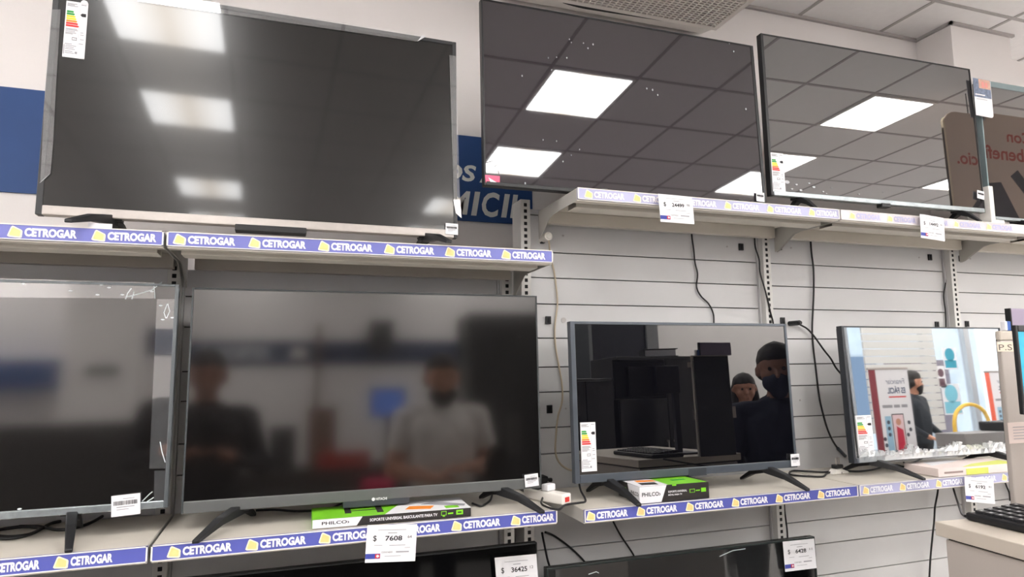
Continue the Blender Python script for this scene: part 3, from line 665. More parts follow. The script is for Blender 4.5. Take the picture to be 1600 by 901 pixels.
cable('black cable hanging down the middle of the slatted panels above the smallest television', [(1081, 350), (1081, 368), (1084, 390), (1086, 410), (1090, 428), (1088.5, 448), (1095, 462), (1107, 474), (1114, 488), (1115.5, 500), (1115, 515)], .0026, None, .024)
cable('black cable running down left of the second slotted upright', [(1179, 366), (1180, 385), (1186, 405), (1187.5, 425), (1194, 448), (1200, 470), (1204, 488), (1208, 503), (1209, 520)], .0026, None, -.0035)
c = cable('long black cable ending in a dangling connector between the two lower televisions', [(1266.5, 374), (1268, 395), (1271, 420), (1271.5, 450), (1270.5, 480), (1269, 515), (1271, 545), (1274, 570), (1277.5, 600), (1281, 625), (1287, 650), (1293, 670), (1301, 688), (1309, 700)], .0032, None, .022)
p = at(1315, 709, .010); mb = MB(); mb.tube([at(1309, 700, .010), at(1313, 704, .009), at(1321, 712.5, .008)], .0062, 8); mb.tube([at(1321, 712.5, .008), at(1323, 714, .008)], .004, 8, 1); obj('connector', mb, [greyp_m, silver_m], c)
c = cable('black cable from a wall plug curving into the bright mirror-like television', [(1243, 504.5, -.004), (1252, 508), (1262, 514), (1272, 525), (1287, 546), (1298, 560), (1306, 574), (1316, 586), (1326, 597, .0), (1345, 610, -.06)], .0032, None, .013)
plug(c, 1243, 504.5, .0, blackp_m, .009)
cable('pair-like black cable beside the third slotted upright', [(1476, 388), (1476.5, 405), (1479, 425), (1477, 445), (1474.5, 462), (1477, 485), (1478, 505), (1478, 520)], .0024, None, .024)
cable('black cable leaving the lower left shelf and falling straight down', [(847, 832, -.03), (848, 838), (850.5, 850), (856, 876), (864, 900), (870, 925)], .0032, None, -.02)
cable('black cable swinging right behind the low television', [(852, 831, .0), (858, 833, .015), (868, 838), (886, 851), (903, 866), (915, 880), (921, 897)], .0032, None, .022)
cable('short black cable dropping behind the low television below the tall carton', [(955, 808), (962, 822), (971, 838), (982, 854), (991, 869), (996, 885)], .0028, None, .024)
cable('thin black cable beside the second slotted upright under the shelf', [(1225, 780), (1226, 797), (1228, 812), (1230, 828), (1231, 845)], .0026, None, .024)
cable('black cable hanging behind the corner of the counter', [(1466, 756), (1465, 770), (1461, 792), (1459.5, 815), (1457, 838), (1454, 870), (1452, 905)], .0032, None, .005)
cable('black cable dropping from the shelf to the keyboard', [(1488, 757, -.03), (1493, 774, -.06), (1497, 786, -.30), (1501, 797, -.55), (1504, 803, -.72), (1509, 806, -.80)], .0032)
cable('black cable at the far right below the pale carton', [(1570, 752), (1573, 760), (1577, 770), (1578, 782)], .003, None, .022)
def shelf_cable(label, pts, z, r=.003):
    o = obj('power_cable', MB().tube(smooth([atz(a, b_, z)+Vector((0, 0, (q[0] if q else 0))) for a, b_, *q in pts], 6), r, 8), cable_m, shade=True)
    return tag(o, label, 'cable')
zc = Z_LL+.004
shelf_cable('coil of black cable lying under the lower left corner television', [(-30, 838), (10, 841), (40, 836), (62, 826), (40, 822), (5, 826), (-20, 832), (12, 838), (50, 833), (78, 818), (95, 814)], zc, .0035)
shelf_cable('black cable reaching across the shelf under the lower left corner television', [(30, 822), (60, 822), (88, 827), (115, 825), (142, 816), (160, 806)], zc, .0035)
shelf_cable('thin black cable trailing under the left side of the matte television', [(400, 797), (430, 796), (460, 798), (490, 797), (515, 794), (534, 786)], zc, .0028)
shelf_cable('looped black cable by the right foot of the matte television', [(738, 786), (750, 790), (757, 788), (766, 781), (769, 772)], zc, .0028)
zd = Z_LR+.004
shelf_cable('flat black loop of cable lying on the shelf right of the smallest television', [(1312, 733), (1290, 737), (1262, 736), (1240, 735), (1233, 739), (1240, 742), (1268, 744), (1286, 744), (1292, 739), (1302, 737), (1316, 738)], zd, .003)
shelf_cable('black cable running behind the foot of the bright mirror-like television', [(1318, 735), (1340, 736), (1365, 733), (1386, 727), (1400, 726), (1412, 729)], zd, .003)
shelf_cable('black cable hanging low behind the pale carton', [(1412, 722), (1416, 724), (1430, 721), (1445, 713)], zd, .0028)
p0 = atz(826, 776, Z_LL+.001); p1 = atz(886, 787, Z_LL+.001)
t = thing('power_strip', 'white power strip with a red switch at the right end of the lower left shelf', 'power strip', (p0.x, p0.y, Z_LL+.0005), math.atan2(p1.y-p0.y, p1.x-p0.x))
Ls = (p1-p0).length
mb = MB(); mb.box(0, Ls, -.018, .018, 0, .026); obj('body', mb, whitep_m, t, bevel=.004)
mb = MB(); mb.box(Ls, Ls+.002, -.008, .008, .006, .018); obj('switch', mb, redink_m, t, bevel=.0006)
for k in (.25, .5): 
    mb = MB(); mb.box(Ls*k-.012, Ls*k+.012, -.012, .012, .0262, .0268); obj('outlet', mb, dark_m, t)
mb = MB(); mb.box(Ls*.45, Ls*.62, -.016, .016, .027, .044); obj('adaptor_plug', mb, white_m, t, bevel=.003)
shelf_cable('black cable looping from the power strip over the shelf end', [(857, 770, .03), (850, 778, .01), (846, 786, .002), (852, 792, .002), (872, 797, 0.002), (884, 791, .004), (905, 789, .006), (914, 786, .004), (914, 778), (907, 770, .01), (905, 762, .03), (912, 758, .035), (925, 760, .03)], Z_LL+.004, .0028)
p = atz(845, 768, Z_LL); mb = MB(); mb.box(-.035, .03, -.02, .02, 0, .028); mb.tube([(.03, 0, .014), (.05, .0, .014)], .006, 8)
o = obj('power_adaptor', mb, blackp_m, loc=(p.x+.02, p.y+.085, Z_LL+.001), bevel=.003); tag(o, 'black power adaptor behind the white power strip', 'adaptor')
p = atz(1310, 739, Z_LR); t = thing('wall_charger', 'black two-pin plug on a white adaptor lying on the shelf between the televisions', 'plug', (p.x, p.y, Z_LR+.0005), .1)
mb = MB(); mb.prism([(-.035, 0), (.038, 0), (.03, .006), (-.0, .016), (-.02, .014)], 'y', -.014, .014); obj('adaptor', mb, whitep_m, t, bevel=.002)
mb = MB(); mb.box(-.02, .014, -.01, .01, .0165, .028); obj('plug_body', mb, blackp_m, t, bevel=.002)
for dx in (-.008, .004):
    mb = MB(); mb.box(dx, dx+.002, -.003, .003, .028, .050); obj('pin', mb, silver_m, t)

# ------------------------------------------------------------------ counter with keyboard, divider and monitor
ZD = 1.165
A = atz(1460, 814, ZD); B = atz(1600, 851, ZD); dv = (B-A); dv.z = 0; dv.normalize(); nv = Vector((-dv.y, dv.x, 0))
if nv.x < 0: nv = -nv
rz = math.atan2(dv.y, dv.x)
t = thing('counter', 'beige counter with a thin worktop standing at the lower right', 'counter', (A.x, A.y, 0), rz)
sgn = 1 if Vector((-math.sin(rz), math.cos(rz), 0)).dot(nv) > 0 else -1
yy = sorted((0, sgn*.5)); LEN = .62
mb = MB(); mb.box(0, LEN, yy[0], yy[1], ZD-.028, ZD); obj('worktop', mb, desk_top_m, t, bevel=.002)
mb = MB(); i0 = sorted((sgn*.012, sgn*.49)); mb.box(.012, LEN-.012, i0[0], i0[1], 0, ZD-.034); obj('cabinet', mb, desk_m, t, bevel=.002)
mb = MB(); i1 = sorted((sgn*.016, sgn*.48)); mb.box(.016, LEN-.016, i1[0], i1[1], ZD-.034, ZD-.028); obj('shadow_gap', mb, dark_m, t)
# keyboard: long side follows the counter's left edge
K0 = atz(1508, 812, ZD); K1 = atz(1600, 834, ZD); kd = K1-K0; kd.z = 0; kd.normalize(); krz = math.atan2(kd.y, kd.x)
t = thing('keyboard', 'black computer keyboard lying on the beige counter', 'keyboard', (K0.x, K0.y, ZD+.0005), krz)
ks = 1 if Vector((-math.sin(krz), math.cos(krz), 0)).dot(nv) > 0 else -1
mb = MB(); y0_, y1_ = sorted((0, ks*.15)); mb.box(0, .30, y0_, y1_, 0, .016); obj('body', mb, blackp_m, t, bevel=.005)
mb = MB()
for i in range(14):
    for j in range(5):
        u = .012+i*.0199; v = ks*(.014+j*.0245); a, c = sorted((v, v+ks*.019)); h_ = .021+.0015*j
        mb.box(u, u+.0160, a, c, .014, h_, 0); mb.box(u+.005, u+.010, a+.006, a+.012, h_, h_+.0003, 1)
obj('keys', mb, [mat('key_black', (38, 38, 42), .5), mat('key_print', (190, 190, 194), .6)], t, bevel=.0015)
# divider
D0 = at(1553, 517, -.787)
t = thing('counter_divider', 'beige upright panel unit with taped paper notes on the counter at the right edge', 'divider', (D0.x, -.80, ZD))
hz = D0.z-ZD
mb = MB(); mb.box(0, .175, 0, .012, 0, hz-.022); mb.box(0, .175, 0, .012, hz-.022, hz, 1); obj('panel', mb, [desk_m, desk_top_m], t, bevel=.003)
mb = MB(); mb.box(.006, .171, .0125, .016, 0, hz-.004); obj('rear_box', mb, mat('black_steel', (30, 31, 34), .4), t, bevel=.003)
L2 = lambda px, py: (lambda q: (q.x-D0.x, q.z-ZD))(at(px, py, -.80))
mb = MB(); a = L2(1558.5, 549); c = L2(1586, 534.5); mb.box(a[0], c[0], -.0008, 0, a[1], c[1], 0)
add_text(mb, 'P.S', a[0]+.004, a[1]+.003, -.0012, w=(c[0]-a[0])*.72, h=(c[1]-a[1])*.62, mi=1, bold=0)
obj('paper_note', mb, [mat('cream_paper', (226, 214, 196), .6), mat('pencil', (96, 86, 78), .7)], t)['label'] = 'small cream paper note reading P.S'
mb = MB(); a = L2(1577, 693); c = L2(1668, 655); mb.box(a[0], c[0], -.0008, 0, a[1], c[1], 0)
for k in range(5): mb.box(a[0]+.015, c[0]-.01, -.0012, -.0008, a[1]+(.2+.14*k)*(c[1]-a[1]), a[1]+(.23+.14*k)*(c[1]-a[1]), 1)
obj('paper_sheet', mb, [mat('pinkish_paper', (216, 200, 194), .6), greyink_m], t)['label'] = 'paper sheet with printed lines'
p = at(1575, 516, -.47); mb = MB(); mb.box(-.012, .012, -.005, .005, 0, .022, 0); mb.box(-.013, -.006, -.006, .006, .0, .022, 1)
tag(obj('tape_roll', mb, [mat('blue_plastic', (52, 92, 168), .4), white_m], loc=(D0.x+.034, -.794, D0.z+.0005), bevel=.002), 'small blue and white item on top of the counter divider', 'item')
# monitor in front of it
MY = -1.0
m0 = at(1579.5, 508, MY+.008); m1 = at(1592.5, 648, MY)
t = thing('monitor', 'small computer monitor with a cyan screen cut by the right edge', 'monitor', (m0.x, MY, ZD))
h0, h1 = m1.z-ZD, m0.z-ZD; fw_ = .0065; MW = .25
mb = MB()
mb.box(0, fw_, 0, .008, h0, h1); mb.box(MW-fw_, MW, 0, .008, h0, h1); mb.box(fw_, MW-fw_, 0, .008, h0, h0+fw_); mb.box(fw_, MW-fw_, 0, .008, h1-.012, h1); mb.box(fw_, MW-fw_, .005, .008, h0+fw_, h1-.012); mb.box(.06, MW-.02, .0085, .03, h0+.01, h1-.03)
obj('frame', mb, blackp_m, t, bevel=.0015)
mb = MB(); mb.box(fw_, MW-fw_, .002, .0045, h0+fw_, h1-.012); obj('screen', mb, mat('lit_cyan_screen', (40, 160, 190), .2, emit=.10), t)
mb = MB(); mb.box(.175, .285, .032, .06, h0+.02, h1-.03); mb.box(.255, .28, .032, .055, .008, h1-.05); mb.box(.25, .34, -.02, .09, 0, .008); obj('stand', mb, mat('navy_black_plastic', (24, 28, 40), .45), t, bevel=.003)

# small lilac panel clipped on top of the divider
p = at(1578, 502, -.795); hz2 = at(1578, 482, -.795).z-D0.z
t = thing('acrylic_sheet', 'small lilac acrylic sheet standing on top of the divider at the right edge', 'acrylic sheet', (p.x, -.799, D0.z+.0005))
mb = MB(); mb.box(0, .15, 0, .01, 0, hz2, 0); obj('board', mb, mat('lilac_board', (150, 138, 160), .5), t, bevel=.002); mb = MB(); mb.box(-.004, 0, -.001, .011, 0, hz2, 0); obj('edge_trim', mb, dark_m, t)

# hanging promotional card between the two upper right televisions
c0 = at(1519, 121, -.222); c1 = at(1552, 185, -.222)
t = thing('hang_card', 'white promotional card with a photo, hung on the far right television', 'card', (c0.x, -.224, c0.z))
wd, ht = c1.x-c0.x, c0.z-c1.z
mb = MB(); r = .012; pts = [(0, 0), (wd, -.004), (wd+.0, -ht+r)]+[(wd-r+r*math.cos(a), -ht+r-r*math.sin(a)) for a in (.4, .8, 1.2, 1.57)]+[(0, -ht+.002)]
mb.prism(pts, 'y', 0, .0008); obj('card', mb, white_m, t)
mb = MB(); z2 = -ht*.5
mb.box(.0, wd*.97, -.0005, 0, z2, -.002, 0); mb.box(wd*.3, wd*.95, -.0008, -.0004, -ht*.26, -ht*.02, 1); mb.box(wd*.45, wd*.6, -.0011, -.0007, -ht*.24, -ht*.08, 2); mb.box(wd*.65, wd*.8, -.0011, -.0007, -ht*.22, -ht*.09, 2)
mb.box(wd*.05, wd*.6, -.0011, -.0007, -ht*.45, -ht*.42, 3); mb.box(wd*.1, wd*.7, -.0008, -.0004, -ht*.555, -ht*.545, 4)
obj('picture', mb, [mat('dusk_blue_print', (104, 116, 140), .5, noise=.35, nscale=70), mat('sunset_print', (196, 156, 140), .5, noise=.15, nscale=50), mat('rose_print', (214, 140, 132), .5), white_m, greyink_m], t)

# ------------------------------------------------------------------ the rest of the shop, seen in the screens
t = thing('store_sign', 'long navy sign with white store lettering on the wall opposite the televisions', 'sign', (-1.2, YF, 1.81))
mb = MB(); mb.box(-.72, 2.7, .0, .02, 0, .235); obj('panel', mb, mat('deep_navy', (24, 46, 84), .55), t)
mb = MB()
add_text(mb, 'CETROGAR', .18, .05, .0212, w=.62, h=.125, bold=.05, mirror=True) ; obj('lettering', mb, mat('grey_sign_letter', (206, 210, 212), .6), t)
mb = MB(); mb.prism([(.36+a*.16, .06+c*.11) for a, c in LOGO], 'y', .0205, .022); obj('logo', mb, whitep_m, t)
for x, dx, z, h_, dz_, m in ((.58, .10, 1.81, .36, 0, 'pole'),):
    pass

# ------------------------------------------------------------------ people (one continuous surface each)
def person(label, loc, rz, hgt, bones_extra, clothes, hair='short', mask=None, build=1.0, yaw_head=0, skin=(186, 134, 108), voxel=.0085, hairc=(26, 22, 20)):
    t = thing('person', label, 'person', loc, rz)
    B_ = []
    def bone(tagname, a, ra, c, rc): B_.append((tagname, Vector(a), ra, Vector(c), rc))
    w_ = build
    # facing +y, x = the figure's left-to-right seen from behind
    bone('shirt', (0, -.01, 1.02), .135*w_, (0, 0, 1.18), .14*w_); bone('shirt', (-.055, 0, 1.10), .118*w_, (-.075, 0, 1.31), .112*w_); bone('shirt', (.055, 0, 1.10), .118*w_, (.075, 0, 1.31), .112*w_)
    bone('shirt', (-.155*w_, -.005, 1.40), .062, (.155*w_, -.005, 1.40), .062); bone('shirt', (0, .01, 1.22), .13*w_, (0, 0, 1.40), .085)
    bone('pants', (-.07, -.01, .94), .12*w_, (.07, -.01, .94), .12*w_)
    bone('skin', (0, -.005, 1.43), .058, (0, .012, 1.54), .055); bone('shirt', (-.05, -.015, 1.425), .062, (.05, -.015, 1.425), .062); bone('shirt', (0, -.02, 1.44), .070, (0, -.005, 1.445), .068)
    for s in (-1, 1):
        bone('pants', (s*.09, -.01, .90), .095*w_, (s*.105, .015, .50), .062*w_); bone('pants', (s*.105, .015, .50), .062*w_, (s*.11, -.02, .10), .045)
        bone('shoe', (s*.11, -.05, .045), .042, (s*.125, .13, .03), .030)
    cy, sy = math.cos(yaw_head), math.sin(yaw_head)
    hc = Vector((0, .015, 1.603)); hs = 1.08
    def hd(x, y, z): x *= hs; y *= hs; z *= hs; return hc+Vector((x*cy+y*sy, -x*sy+y*cy, z))
    bone('skin', hd(0, -.012, .035), .094, hd(0, .012, .03), .088); bone('skin', hd(0, .02, -.05), .062, hd(0, .035, -.085), .042); bone('skin', hd(-.02, .03, -.02), .058, hd(.02, .03, -.02), .058)
    bone('skin', hd(0, .085, .005), .010, hd(0, .103, -.028), .014)
    bone('skin', hd(-.022, .082, .022), .012, hd(.022, .082, .022), .012); bone('skin', hd(-.014, .082, -.06), .010, hd(.014, .082, -.06), .010)
    for s in (-1, 1): bone('skin', hd(s*.084, .0, .012), .015, hd(s*.086, .002, -.02), .011)
    for s, (el, ha, fdir, ff, sleeve) in bones_extra.items():
        sh = Vector((s*.185*w_, -.005, 1.385)); el = Vector(el); ha = Vector(ha); fd = Vector(fdir).normalized()
        bone('shirt', sh, .064*w_, sh.lerp(el, .55), .054*w_)
        bone('shirt' if sleeve != 'short' else 'skin', sh.lerp(el, .55), .050*w_, el, .044*w_)
        bone('shirt' if sleeve == 'long' else 'skin', el, .043*w_, el.lerp(ha, .82), .031); bone('skin', el.lerp(ha, .82), .029, ha, .027)
        side = fd.cross(Vector((0, 0, 1))).normalized() if abs(fd.z) < .9 else Vector((1, 0, 0)); dn = side.cross(fd).normalized()
        if dn.z > 0: dn = -dn
        pk = ha+fd*.085
        for k, (o_, ln) in enumerate(((-.030, .068), (-.010, .078), (.011, .074), (.031, .058))):
            kn = pk+side*o_; bone('skin', ha+side*o_*.6+fd*.01, .0145, kn, .012)
            m_ = kn+fd*ln*.45+dn*ln*.25*ff; e_ = m_+(fd*(1-.6*ff)+dn*.9*ff).normalized()*ln*.55
            bone('skin', kn, .0098, m_, .0088); bone('skin', m_, .0088, e_, .0076)
        th = ha+fd*.03-side*s*-.03*1; tm = th+fd*.03+side*s*.026+dn*.012; te = tm+fd*.026+dn*.010
        bone('skin', ha+fd*.015+side*s*.018, .0145, tm, .0115); bone('skin', tm, .011, te, .0088)
    k_ = hgt/1.735
    def hull(a, ra, c, rc, sub=2):
        bm = bmesh.new(); bmesh.ops.create_icosphere(bm, subdivisions=sub, radius=ra, matrix=Matrix.Translation(a)); bmesh.ops.create_icosphere(bm, subdivisions=sub, radius=rc, matrix=Matrix.Translation(c))
        r_ = bmesh.ops.convex_hull(bm, input=bm.verts); junk = [g for g in r_['geom_interior'] if isinstance(g, bmesh.types.BMVert)]
        bmesh.ops.delete(bm, geom=junk, context='VERTS'); return bm
    def fuse(name, bl, vox, mats, parent, pick=None, sm=6):
        big = bmesh.new(); tmp = bpy.data.meshes.new('tmp')
        for tg, a, ra, c, rc in bl:
            bm = hull(a*k_, ra*k_, c*k_, rc*k_); bm.to_mesh(tmp); big.from_mesh(tmp); bm.free()
        big.to_mesh(tmp); big.free()
        o = bpy.data.objects.new('tmp', tmp); COL.objects.link(o)
        r = o.modifiers.new('r', 'REMESH'); r.mode = 'VOXEL'; r.voxel_size = vox; q = o.modifiers.new('s', 'SMOOTH'); q.factor = .5; q.iterations = sm
        dg = bpy.context.evaluated_depsgraph_get(); dg.update(); me = bpy.data.meshes.new_from_object(o.evaluated_get(dg))
        bpy.data.objects.remove(o); bpy.data.meshes.remove(tmp); me.name = name
        me.materials.clear()
        ob = bpy.data.objects.new(name, me); COL.objects.link(ob); ob.parent = parent
        for m in mats: me.materials.append(m)
        for p in me.polygons:
            p.use_smooth = True
            if pick: p.material_index = pick(p.center)
        return ob
    order = ['skin', 'shirt', 'pants', 'shoe']
    def pick(c):
        c = Vector(c)/k_; best = 9; bi = 0
        for tg, a, ra, d, rc in B_:
            ab = d-a; L_ = ab.length_squared; u = max(0, min(1, (c-a).dot(ab)/L_)) if L_ else 0
            ds = (c-(a+ab*u)).length-(ra+(rc-ra)*u)
            if ds < best: best = ds; bi = order.index(tg)
        if bi in (1, 2) and abs(c.x) < .20 and abs(c.y) < .16 and .80 < c.z < 1.15: bi = 1 if c.z > .93 else 2
        return bi
    sk = mat('skin_%d_%d' % skin[:2], skin, .5)
    mats = [sk, mat('shirt_%d_%d_%d' % clothes[0], clothes[0], .85, noise=.06, nscale=20), mat('trousers_%d_%d_%d' % clothes[1], clothes[1], .85), mat('shoe_black', (30, 28, 28), .5)]
    fuse('body', B_, voxel, mats, t, pick)
    hm = mat('hair_%d_%d' % hairc[:2], hairc, .55, noise=.2, nscale=90)
    hb = [('h', hd(0, -.02, .05), .098, hd(0, .008, .056), .090), ('h', hd(-.05, -.03, .0), .052, hd(.05, -.03, .0), .052), ('h', hd(0, -.045, -.03), .055, hd(0, -.03, .02), .07)]
    if hair == 'long':
        for s in (-1, 1): hb += [('h', hd(s*.07, -.02, .02), .035, hd(s*.09, -.01, -.16), .036), ('h', hd(s*.09, -.01, -.16), .036, hd(s*.08, .02, -.30), .026)]
        hb += [('h', hd(0, -.06, -.02), .06, hd(0, -.07, -.26), .05)]
    fuse('hair', hb, .009, [hm], t)
    mb = MB()
    for s in (-1, 1):
        p = hd(s*.03, .083, .008)*k_
        for i in range(6):
            for j in range(8):
                f = lambda i_, j_: tuple(p+Vector((math.sin(PI*i_/6)*math.cos(PI*j_/4), math.cos(PI*i_/6)*.6, math.sin(PI*i_/6)*math.sin(PI*j_/4)))*.0095)
                mb._add([f(i, j), f(i, j+1), f(i+1, j+1), f(i+1, j)], [(0, 1, 2, 3)])
    obj('eyes', mb, mat('dark_eye', (30, 24, 22), .2), t)
    if mask == 'chin':
        fuse('face_mask', [('m', hd(-.03, .035, -.085), .052, hd(.03, .035, -.085), .052), ('m', hd(0, .03, -.10), .058, hd(0, .0, -.12), .06)], .009, [mat('mask_black', (22, 22, 25), .8)], t)
    elif mask:
        fuse('face_mask', [('m', hd(-.026, .046, -.052), .050, hd(.026, .046, -.052), .050), ('m', hd(0, .074, -.038), .036, hd(0, .055, -.092), .043)], .009, [mat('mask_'+mask, {'black': (22, 22, 25), 'navy': (26, 34, 58)}[mask], .8)], t)
    return t, k_, hd
tm, kk, hd_ = person('man in a white short-sleeved shirt with a black mask at his chin, arms folded low', (.02, -2.10, 0), 0, 1.66,
    {-1: ((-.27, .03, 1.12), (-.07, .20, 1.08), (1, .12, -.02), .5, 'short'), 1: ((.27, .03, 1.12), (.10, .22, 1.13), (-1, .1, .03), .7, 'short')}, ((226, 220, 216), (44, 46, 56)), mask='chin', build=1.12)
mb = MB(); mb.prism([(-.055, 0), (.05, -.01), (.06, .12), (.03, .17), (-.03, .16), (-.06, .09)], 'y', -.035, .03)
tag(obj('shoulder_bag', mb, mat('black_fabric', (24, 24, 27), .8), loc=(.245, -1.83, 1.02), bevel=.012), 'small black bag held in front of the white-shirted man', 'bag')
person('person in dark clothes standing left of the camera holding a phone', (-1.16, -2.25, 0), -.12, 1.70,
    {-1: ((-.27, .05, 1.14), (-.10, .27, 1.22), (.5, .5, .25), .6, 'long'), 1: ((.27, .06, 1.14), (.10, .28, 1.22), (-.5, .5, .25), .6, 'long')}, ((34, 32, 36), (30, 30, 34)), build=1.08, skin=(150, 104, 86))
mb = MB(); mb.box(-.038, .038, -.004, .004, 0, .155)
tag(obj('mobile_phone', mb, blackp_m, loc=(-1.10, -1.885, 1.19), bevel=.003), 'black phone held up by the dark-clothed person', 'phone')
person('man in a navy jacket and navy mask standing behind the counter', (1.46, -1.06, 0), .5, 1.63,
    {-1: ((-.27, .06, 1.14), (-.16, .30, 1.06), (.1, 1, -.1), .5, 'long'), 1: ((.27, .06, 1.14), (.08, .32, 1.06), (-.2, 1, -.1), .5, 'long')}, ((26, 32, 52), (28, 30, 38)), mask='navy', build=1.12, yaw_head=-.2, skin=(140, 100, 84))
person('woman with long dark hair in black clothes waiting in the middle of the shop', (2.56, -2.7, 0), .5, 1.56,
    {-1: ((-.24, .04, 1.14), (-.16, .24, 1.02), (.2, 1, -.2), .5, 'long'), 1: ((.24, .04, 1.14), (.14, .24, 1.02), (-.2, 1, -.2), .5, 'long')}, ((26, 26, 30), (26, 26, 30)), hair='long', build=.95, skin=(164, 116, 96), hairc=(30, 24, 22))
person('man in a dark jacket and black mask behind the grey service counter', (5.64, -3.86, 0), -.35, 1.62,
    {-1: ((-.27, .02, 1.12), (-.20, .20, 1.00), (.2, 1, -.2), .5, 'long'), 1: ((.27, .02, 1.12), (.18, .20, 1.00), (-.2, 1, -.2), .5, 'long')}, ((40, 46, 54), (30, 32, 38)), mask='black', build=1.18, yaw_head=.75, skin=(196, 142, 116))

# wall and furniture opposite
def rbox(name, label, cat, loc, dims, m, bevel=.006, group=None):
    mb = MB(); mb.box(-dims[0]/2, dims[0]/2, -dims[1]/2, dims[1]/2, 0, dims[2])
    return tag(obj(name, mb, m, loc=loc, bevel=bevel), label, cat, group)
def cabinet(label, x, y, w_, d_, h_, body, door, name='cabinet'):
    t = thing(name, label, 'cabinet', (x, y, 0))
    mb = MB(); mb.box(-w_/2, w_/2, -d_/2, d_/2, .06, h_); mb.box(-w_/2+.02, w_/2-.02, -d_/2, d_/2-.03, 0, .06); obj('body', mb, body, t, bevel=.004)
    for k in (-1, 1):
        x0, x1 = (k == 1)*.004-(k == -1)*(w_/2-.004), (k == 1)*(w_/2-.004)-(k == -1)*.004
        mb = MB(); mb.box(x0, x1, d_/2, d_/2+.018, .08, h_-.02); d = obj('door', mb, door, t, bevel=.003)
        mb = MB(); hx = x1-.03 if k == -1 else x0+.03; mb.tube([(hx, d_/2+.045, h_*.45), (hx, d_/2+.045, h_*.6)], .006, 8); mb.box(hx-.004, hx+.004, d_/2+.016, d_/2+.045, h_*.45, h_*.46); mb.box(hx-.004, hx+.004, d_/2+.016, d_/2+.045, h_*.59, h_*.6); obj('handle', mb, silver_m, d)
    return t
charc = mat('charcoal_laminate', (40, 40, 42), .35, noise=.05, nscale=6); charc2 = mat('black_gloss_door', (24, 24, 27), .2)
olive = mat('dark_olive_laminate', (58, 60, 58), .5)
cabinet('tall dark display cabinet right of the store sign', .98, -4.15, .72, .5, 2.16, olive, charc)
b = MB(); b.box(2.35, 2.5, YF, YF+.06, 0, 2.45); b.box(3.2, 3.35, YF, YF+.06, 0, 2.45); b.box(2.5, 3.2, YF, YF+.06, 2.3, 2.45); b.box(2.5, 3.2, YF, YF+.03, 0, 2.3, 1)
struct('door_1', b, [mat('grey_door_frame', (112, 114, 116), .5), mat('dark_door', (26, 28, 38), .3)])
cabinet('dark cabinet with a binder on top, in the middle of the shop', 2.36, -3.72, .92, .5, 1.76, charc, charc2)
cabinet('second dark cabinet left of the binder cabinet', 1.60, -3.72, .50, .5, 1.58, charc, charc2)
t = thing('binder', 'black ring binder lying on the dark cabinet', 'binder', (2.40, -3.62, 1.7605), .3)
mb = MB(); mb.box(-.15, .15, -.11, .11, 0, .006); mb.box(-.15, .15, -.11, .11, .064, .07); mb.box(-.15, -.144, -.11, .11, .006, .064); obj('cover', mb, blackp_m, t, bevel=.002)
mb = MB(); mb.box(-.14, .13, -.10, .10, .006, .06); obj('sheets', mb, greyink_m, t)
# pier and objects near the store sign
b = MB(); b.box(-2.48, -1.93, YF, YF+.35, 0, H); struct('wall_pier', b, wall_m)
b = MB(); b.box(1.85, 2.2, -5.2, -4.6, 0, H); struct('wall_partition', b, mat('slate_wall', (70, 74, 78), .7))
rbox('notice_board', 'small grey notice plate on the pier', 'sign', (-2.18, YF+.36, 1.62), (.24, .015, .08), mat('grey_plate', (92, 96, 94), .5), .003)
t = thing('store_sign', 'short navy sign left of the pier on the opposite wall', 'sign', (-3.3, YF, 1.52)); mb = MB(); mb.box(-1.0, .8, .0, .3, 0, .24); obj('panel', mb, navy_m, t)
for k, (x, w_, m, z0, h_, lab) in enumerate(((-.55, .22, 'a', 1.2, .40, 'brown carton on the counter opposite'), (-.85, .2, 'b', 1.1, .36, 'dark tall speaker box on the counter opposite'), (.30, .30, 'c', 1.0, .5, 'white appliance box on the counter opposite'))):
    rbox('display_box', lab, 'box', (x, -4.3, .93), (w_, .3, z0+h_-.93-.2), {'a': mat('brown_carton', (120, 90, 76), .7), 'b': charc, 'c': whitep_m}[m])
rbox('display_counter', 'long dark counter along the opposite wall', 'counter', (-.45, -4.3, 0), (1.9, .6, .93), mat('dark_counter', (64, 58, 56), .5))
t = thing('monitor', 'small blue-lit monitor on the counter opposite', 'monitor', (-.02, -4.2, .93))
mb = MB(); mb.box(-.15, .15, -.015, .012, .38, .62); obj('frame', mb, blackp_m, t, bevel=.004); mb = MB(); mb.box(-.14, .14, .0125, .014, .39, .61); obj('screen', mb, mat('blue_lit_screen', (70, 100, 170), .3, emit=.6), t); mb = MB(); mb.box(-.02, .02, -.015, .005, 0, .4); mb.box(-.1, .1, -.06, .06, 0, .01); obj('stand', mb, blackp_m, t)
rbox('display_island', 'low dark display island left of the counter opposite', 'display', (-1.95, -3.5, 0), (1.2, .6, 1.28), mat('dark_island', (46, 43, 43), .5))
rbox('display_island', 'low dark display island in front of the counter opposite', 'display', (-.55, -3.5, 0), (1.3, .5, .80), MATS['dark_island'])
rbox('loudspeaker', 'dark loudspeaker fixed above the opposite sign', 'loudspeaker', (.02, YF+.10, 1.93), (.22, .16, .30), charc)
t = thing('broom', 'brown broom leaning on the opposite wall over the sign', 'broom', (-.62, YF+.30, 0)); mb = MB(); mb.tube([(0, 0, .12), (.05, -.26, 2.2)], .022, 8); obj('handle', mb, mat('brown_wood', (104, 78, 62), .6), t); mb = MB(); mb.box(-.16, .16, -.04, .04, 0, .13); obj('brush', mb, blackp_m, t, bevel=.01)
rbox('red_crate', 'flat red crate on the counter opposite', 'crate', (-.38, -4.08, .9305), (.40, .12, .12), mat('red_crate', (176, 52, 44), .5))
